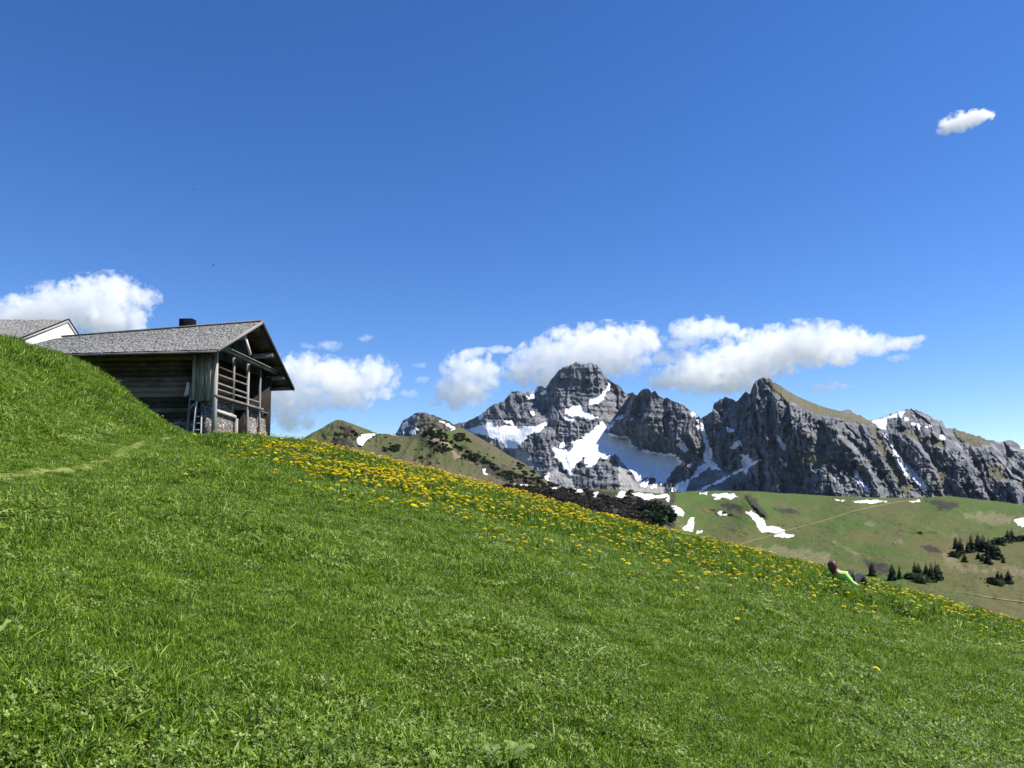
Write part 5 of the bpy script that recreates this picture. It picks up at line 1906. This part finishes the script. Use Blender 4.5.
def hair_fn(c):
    d = FWD * c.x + SDE * c.y + UPV * c.z
    r_ = Vector((0.108, 0.101, 0.122))
    k = 1.0 + 0.04 * math.sin(9 * c.y + 4 * c.z)
    q = FWD * (c.x * r_.x) + SDE * (c.y * r_.y) + UPV * (c.z * r_.z)
    face = c.x - 0.25 * c.z
    if face > 0.35:                       # leave the face free
        q = FWD * (0.35 * r_.x * 0.72) + (q - FWD * q.dot(FWD)) * 0.80
    if c.z < -0.3 and c.x < 0.2:          # falls on the neck
        q = q + UPV * (c.z + 0.3) * 0.10 - FWD * 0.012
    return hdc - FWD * 0.012 + UPV * 0.010 + q * k


link('hair', ico_mesh('hair', 4, M['hair'], hair_fn), person)
JJ = {k: J[k] for k in ('pelvis', 'waist', 'chest', 'upper', 'shN', 'elN', 'wrN', 'shF', 'elF')}
grow = lambda r_, g: (r_ + g, r_ + g) if np.isscalar(r_) else (r_[0] + g, r_[1] + g)
JK = {k: (p, grow(r_, 0.022)) for k, (p, r_) in JJ.items()}
JK['pelvis'] = ((0.03, 0, 0.14), (0.165, 0.135))
JK['wrN'] = ((-0.27, -0.325, 0.052), 0.052)
JK['elF'] = ((-0.29, 0.25, 0.26), 0.064)
JK['collar'] = ((-0.575, 0, 0.32), 0.074)
EK = [('pelvis', 'waist'), ('waist', 'chest'), ('chest', 'upper'), ('upper', 'collar'), ('upper', 'shN'), ('shN', 'elN'), ('elN', 'wrN'), ('upper', 'shF'), ('shF', 'elF')]
link('jacket', skin_mesh('jacket', JK, EK, 'pelvis', M['jacket']), person)
JT = {k: (J[k][0], grow(J[k][1], 0.018)) for k in ('pelvis', 'hipN', 'knN', 'anN', 'hipF', 'knF', 'anF')}
JT['anN'] = ((0.71, -0.13, 0.095), 0.062)
JT['anF'] = ((0.635, 0.13, 0.12), 0.062)
ET = [('pelvis', 'hipN'), ('hipN', 'knN'), ('knN', 'anN'), ('pelvis', 'hipF'), ('hipF', 'knF'), ('knF', 'anF')]
link('trousers', skin_mesh('trousers', JT, ET, 'pelvis', M['trousers']), person)
for a, t_ in (('anN', 'toeN'), ('anF', 'toeF')):
    p, q = Vector(J[a][0]), Vector(J[t_][0])
    S = {'h': (tuple(p - (q - p) * 0.25), (0.05, 0.055)), 'm': (tuple((p + q) / 2), 0.055), 't': (tuple(q + (q - p) * 0.1), (0.048, 0.04))}
    link('shoe', skin_mesh('shoe', S, [('h', 'm'), ('m', 't')], 'h', M['shoe']), person)

# ------------------------------------------------------------------ birds
for (px, py, D, yaw, lab) in ((213.5, 265.3, 90.0, 0.5, 'small dark bird high in the sky above the barn roof'), (194, 189.5, 120.0, -0.4, 'tiny distant bird higher up in the blue sky')):
    p = unproj(px, py, D)
    o = thing('bird', lab, 'bird', tuple(p), yaw)
    link('body', ico_mesh('body', 2, M['bird'], lambda c: Vector((c.x * 0.14 * (1 - 0.2 * c.x), c.y * 0.04, c.z * 0.035))), o)
    for sg in (-1, 1):
        b = MB()
        b.add([(0.06, 0, 0.01), (-0.05, 0, 0.01), (-0.05, sg * .16, .07), (.05, sg * .16, .07), (-0.07, sg * .34, .03), (0.06, 0, 0.022), (-0.05, 0, 0.022), (-0.05, sg * .16, .08), (.05, sg * .16, .08)],
              [(0, 1, 2, 3), (5, 8, 7, 6), (0, 3, 8, 5), (1, 6, 7, 2)], [(3, 2, 4), (8, 4, 7), (3, 4, 8), (2, 7, 4)])
        b.build('wing', M['bird'], o)

# ------------------------------------------------------------------ clouds
CLOUDD = 10500.0


def cloud(label, blobs, dens=0.0042, amp=1.75, nscale=1.0, D=CLOUDD, soft=1.0):
    """blobs: (px, py, rx, ry) in reference pixels; each becomes an ellipsoid of real size"""
    k = D / F
    C = np.array([unproj(b_[0], b_[1], D + 0.25 * k * random.uniform(-1, 1) * b_[2]) for b_ in blobs])
    ctr = C.mean(0)
    C = C - ctr
    Rr = np.array([(b_[2] * k, 0.75 * 0.5 * (b_[2] + b_[3]) * k + 0.25 * b_[2] * k, b_[3] * k) for b_ in blobs])
    # closed hull round the blobs
    bm = bmesh.new()
    for c, r_ in zip(C, Rr):
        res = bmesh.ops.create_icosphere(bm, subdivisions=3, radius=1.0)
        for v in res['verts']:
            v.co = Vector((v.co.x * r_[0] * 1.28 + c[0], v.co.y * r_[1] * 1.28 + c[1], v.co.z * r_[2] * 1.28 + c[2]))
    me = bpy.data.meshes.new('cloud')
    bm.to_mesh(me)
    bm.free()
    tmp = bpy.data.objects.new('cloud_tmp', me)
    COL.objects.link(tmp)
    rm = tmp.modifiers.new('r', 'REMESH')
    rm.mode = 'VOXEL'
    rm.voxel_size = float(max(Rr.min() * 0.16, np.ptp(C[:, 0]) / 160 + 4))
    dg = bpy.context.evaluated_depsgraph_get()
    me2 = bpy.data.meshes.new_from_object(tmp.evaluated_get(dg))
    bpy.data.objects.remove(tmp)
    me2.name = 'cloud'
    m, t = new_mat('cloud_vapour')
    co = t.n('ShaderNodeTexCoord').outputs['Object']
    # billows push the coordinates about
    L_ = 150.0 * k / 13.6 / nscale
    nz = t.n('ShaderNodeTexNoise')
    t.set(nz.inputs['Vector'], co)
    nz.inputs['Scale'].default_value = 1.0 / L_
    nz.inputs['Detail'].default_value = 7
    nz.inputs['Roughness'].default_value = 0.60
    fld = None
    for c, r_ in zip(C, Rr):
        sb = t.n('ShaderNodeVectorMath', operation='SUBTRACT')
        t.set(sb.inputs[0], co)
        sb.inputs[1].default_value = tuple(c)
        dv = t.n('ShaderNodeVectorMath', operation='MULTIPLY')
        t.set(dv.inputs[0], sb.outputs[0])
        dv.inputs[1].default_value = tuple(1.0 / r_)
        ln = t.n('ShaderNodeVectorMath', operation='LENGTH')
        t.set(ln.inputs[0], dv.outputs[0])
        v = t.math('SUBTRACT', 1.0, ln.outputs['Value'])
        if fld is None:
            fld = v
        else:
            sm = t.n('ShaderNodeMath', operation='SMOOTH_MAX')
            t.set(sm.inputs[0], fld)
            t.set(sm.inputs[1], v)
            sm.inputs[2].default_value = 0.25
            fld = sm.outputs[0]
    f = t.math('ADD', fld, t.math('MULTIPLY', t.math('SUBTRACT', nz.outputs['Fac'], 0.495), amp * 2.2))
    d_ = t.rng(f, 0.0, 0.36 * soft, 0.0, dens * 13.6 / k)
    pv = t.n('ShaderNodeVolumePrincipled')
    pv.inputs['Color'].default_value = (1, 1, 1, 1)
    pv.inputs['Anisotropy'].default_value = 0.1
    t.set(pv.inputs['Density'], d_)
    t.out(None, pv.outputs[0])
    m.cycles.volume_step_rate = 0.35
    me2.materials.clear()
    me2.materials.append(m)
    o = link('cloud', me2)
    o.location = tuple(ctr)
    return tag(o, label, 'cloud')


cloud('big white cumulus cloud rising behind the roofs at the left',
      [(0, 316, 22, 15), (30, 316, 32, 19), (60, 310, 32, 24), (92, 302, 32, 24), (114, 295, 28, 20), (140, 298, 19, 12), (108, 320, 36, 18), (132, 324, 18, 11), (38, 296, 10, 5), (16, 300, 8, 5)])
cloud('large white cumulus cloud just right of the barn gable',
      [(300, 372, 26, 18), (325, 374, 32, 16), (285, 398, 22, 30), (292, 418, 20, 13), (345, 382, 34, 20), (376, 378, 22, 20), (345, 398, 28, 12), (310, 395, 20, 16), (305, 420, 10, 10), (386, 372, 8, 10)])
cloud('squarish white cloud standing alone left of the rocky peak',
      [(468, 370, 24, 18), (465, 388, 28, 18), (485, 376, 16, 20), (455, 399, 22, 10), (442, 394, 9, 9), (476, 352, 16, 4), (500, 350, 14, 3.5)])
cloud('broad white cumulus bank directly behind the highest peak',
      [(525, 372, 20, 16), (545, 358, 26, 18), (575, 350, 34, 22), (605, 346, 34, 21), (636, 342, 28, 17), (560, 380, 34, 18), (612, 362, 30, 16), (640, 362, 12, 9), (656, 346, 13, 10), (662, 356, 12, 8)])
cloud('white cloud cap between the two long cloud banks over the ridge',
      [(688, 332, 20, 12), (706, 329, 24, 12), (726, 330, 14, 9), (684, 343, 14, 7)])
cloud('long white cloud bank tapering to a point at the right over the ridge',
      [(668, 380, 20, 11), (684, 362, 16, 10), (702, 374, 40, 17), (735, 365, 46, 19), (770, 352, 46, 22), (805, 345, 44, 21), (838, 343, 38, 15), (868, 345, 28, 10), (893, 345, 24, 6), (914, 340, 12, 5), (725, 384, 40, 10), (830, 358, 24, 9)])
cloud('small bright isolated cloud high in the sky at the right',
      [(950, 126, 12, 7), (962, 121, 16, 9), (976, 118, 14, 7), (986, 114, 8, 5), (946, 131, 6, 4)], dens=0.011, nscale=1.15, amp=1.35)
cloud('thin white wisp just right of the main ridge summit', [(822, 388, 14, 4), (832, 384, 8, 5), (846, 387, 8, 2.5)], 0.0040, 1.9, 1.5, soft=1.3)
cloud('faint wisp above the cloud beside the barn', [(330, 346, 12, 4.5), (308, 346, 7, 3.5)], 0.0028, 1.9, 1.5, soft=1.6)
cloud('faint wisp left of the squarish cloud near the skyline', [(409, 394, 11, 4), (422, 380, 7, 4), (421, 366, 8, 3)], 0.0028, 1.9, 1.5, soft=1.6)
cloud('tiny faint puff in the clear sky right of the barn cloud', [(366, 338, 8, 3.5)], 0.0028, 1.9, 1.5, soft=1.6)
cloud('thin broken wisp between the squarish cloud and the peak cloud', [(515, 356, 8, 8), (509, 361, 8, 4), (528, 350, 6, 4)], 0.0040, 1.9, 1.5, soft=1.3)
cloud('small wisp below the pointed right end of the long bank', [(897, 358, 10, 4)], 0.0040, 1.9, 1.5, soft=1.3)

# ------------------------------------------------------------------ thin mountain air
HAZE = True
if HAZE:
    m, t = new_mat('haze_air')
    pv = t.n('ShaderNodeVolumePrincipled')
    pv.inputs['Color'].default_value = (0.62, 0.78, 1.0, 1)
    pv.inputs['Density'].default_value = 5.5e-6
    pv.inputs['Anisotropy'].default_value = 0.0
    t.out(None, pv.outputs[0])
    b = MB()
    b.box((-24200, -24200, -190), (24200, 24200, 872))
    tag(b.build('haze', m), kind='stuff')
    mv = max((o.matrix_world @ Vector(c)).z for o in scene.objects if o.type == 'MESH' and o.name.split('.')[0] in ('mountain', 'hill', 'alp') for c in o.bound_box)
    cv = min((Vector(o.location) + Vector(c)).z for o in scene.objects if o.name.split('.')[0] == 'cloud' for c in o.bound_box)
    print('highest ground', mv, 'lowest cloud', cv)
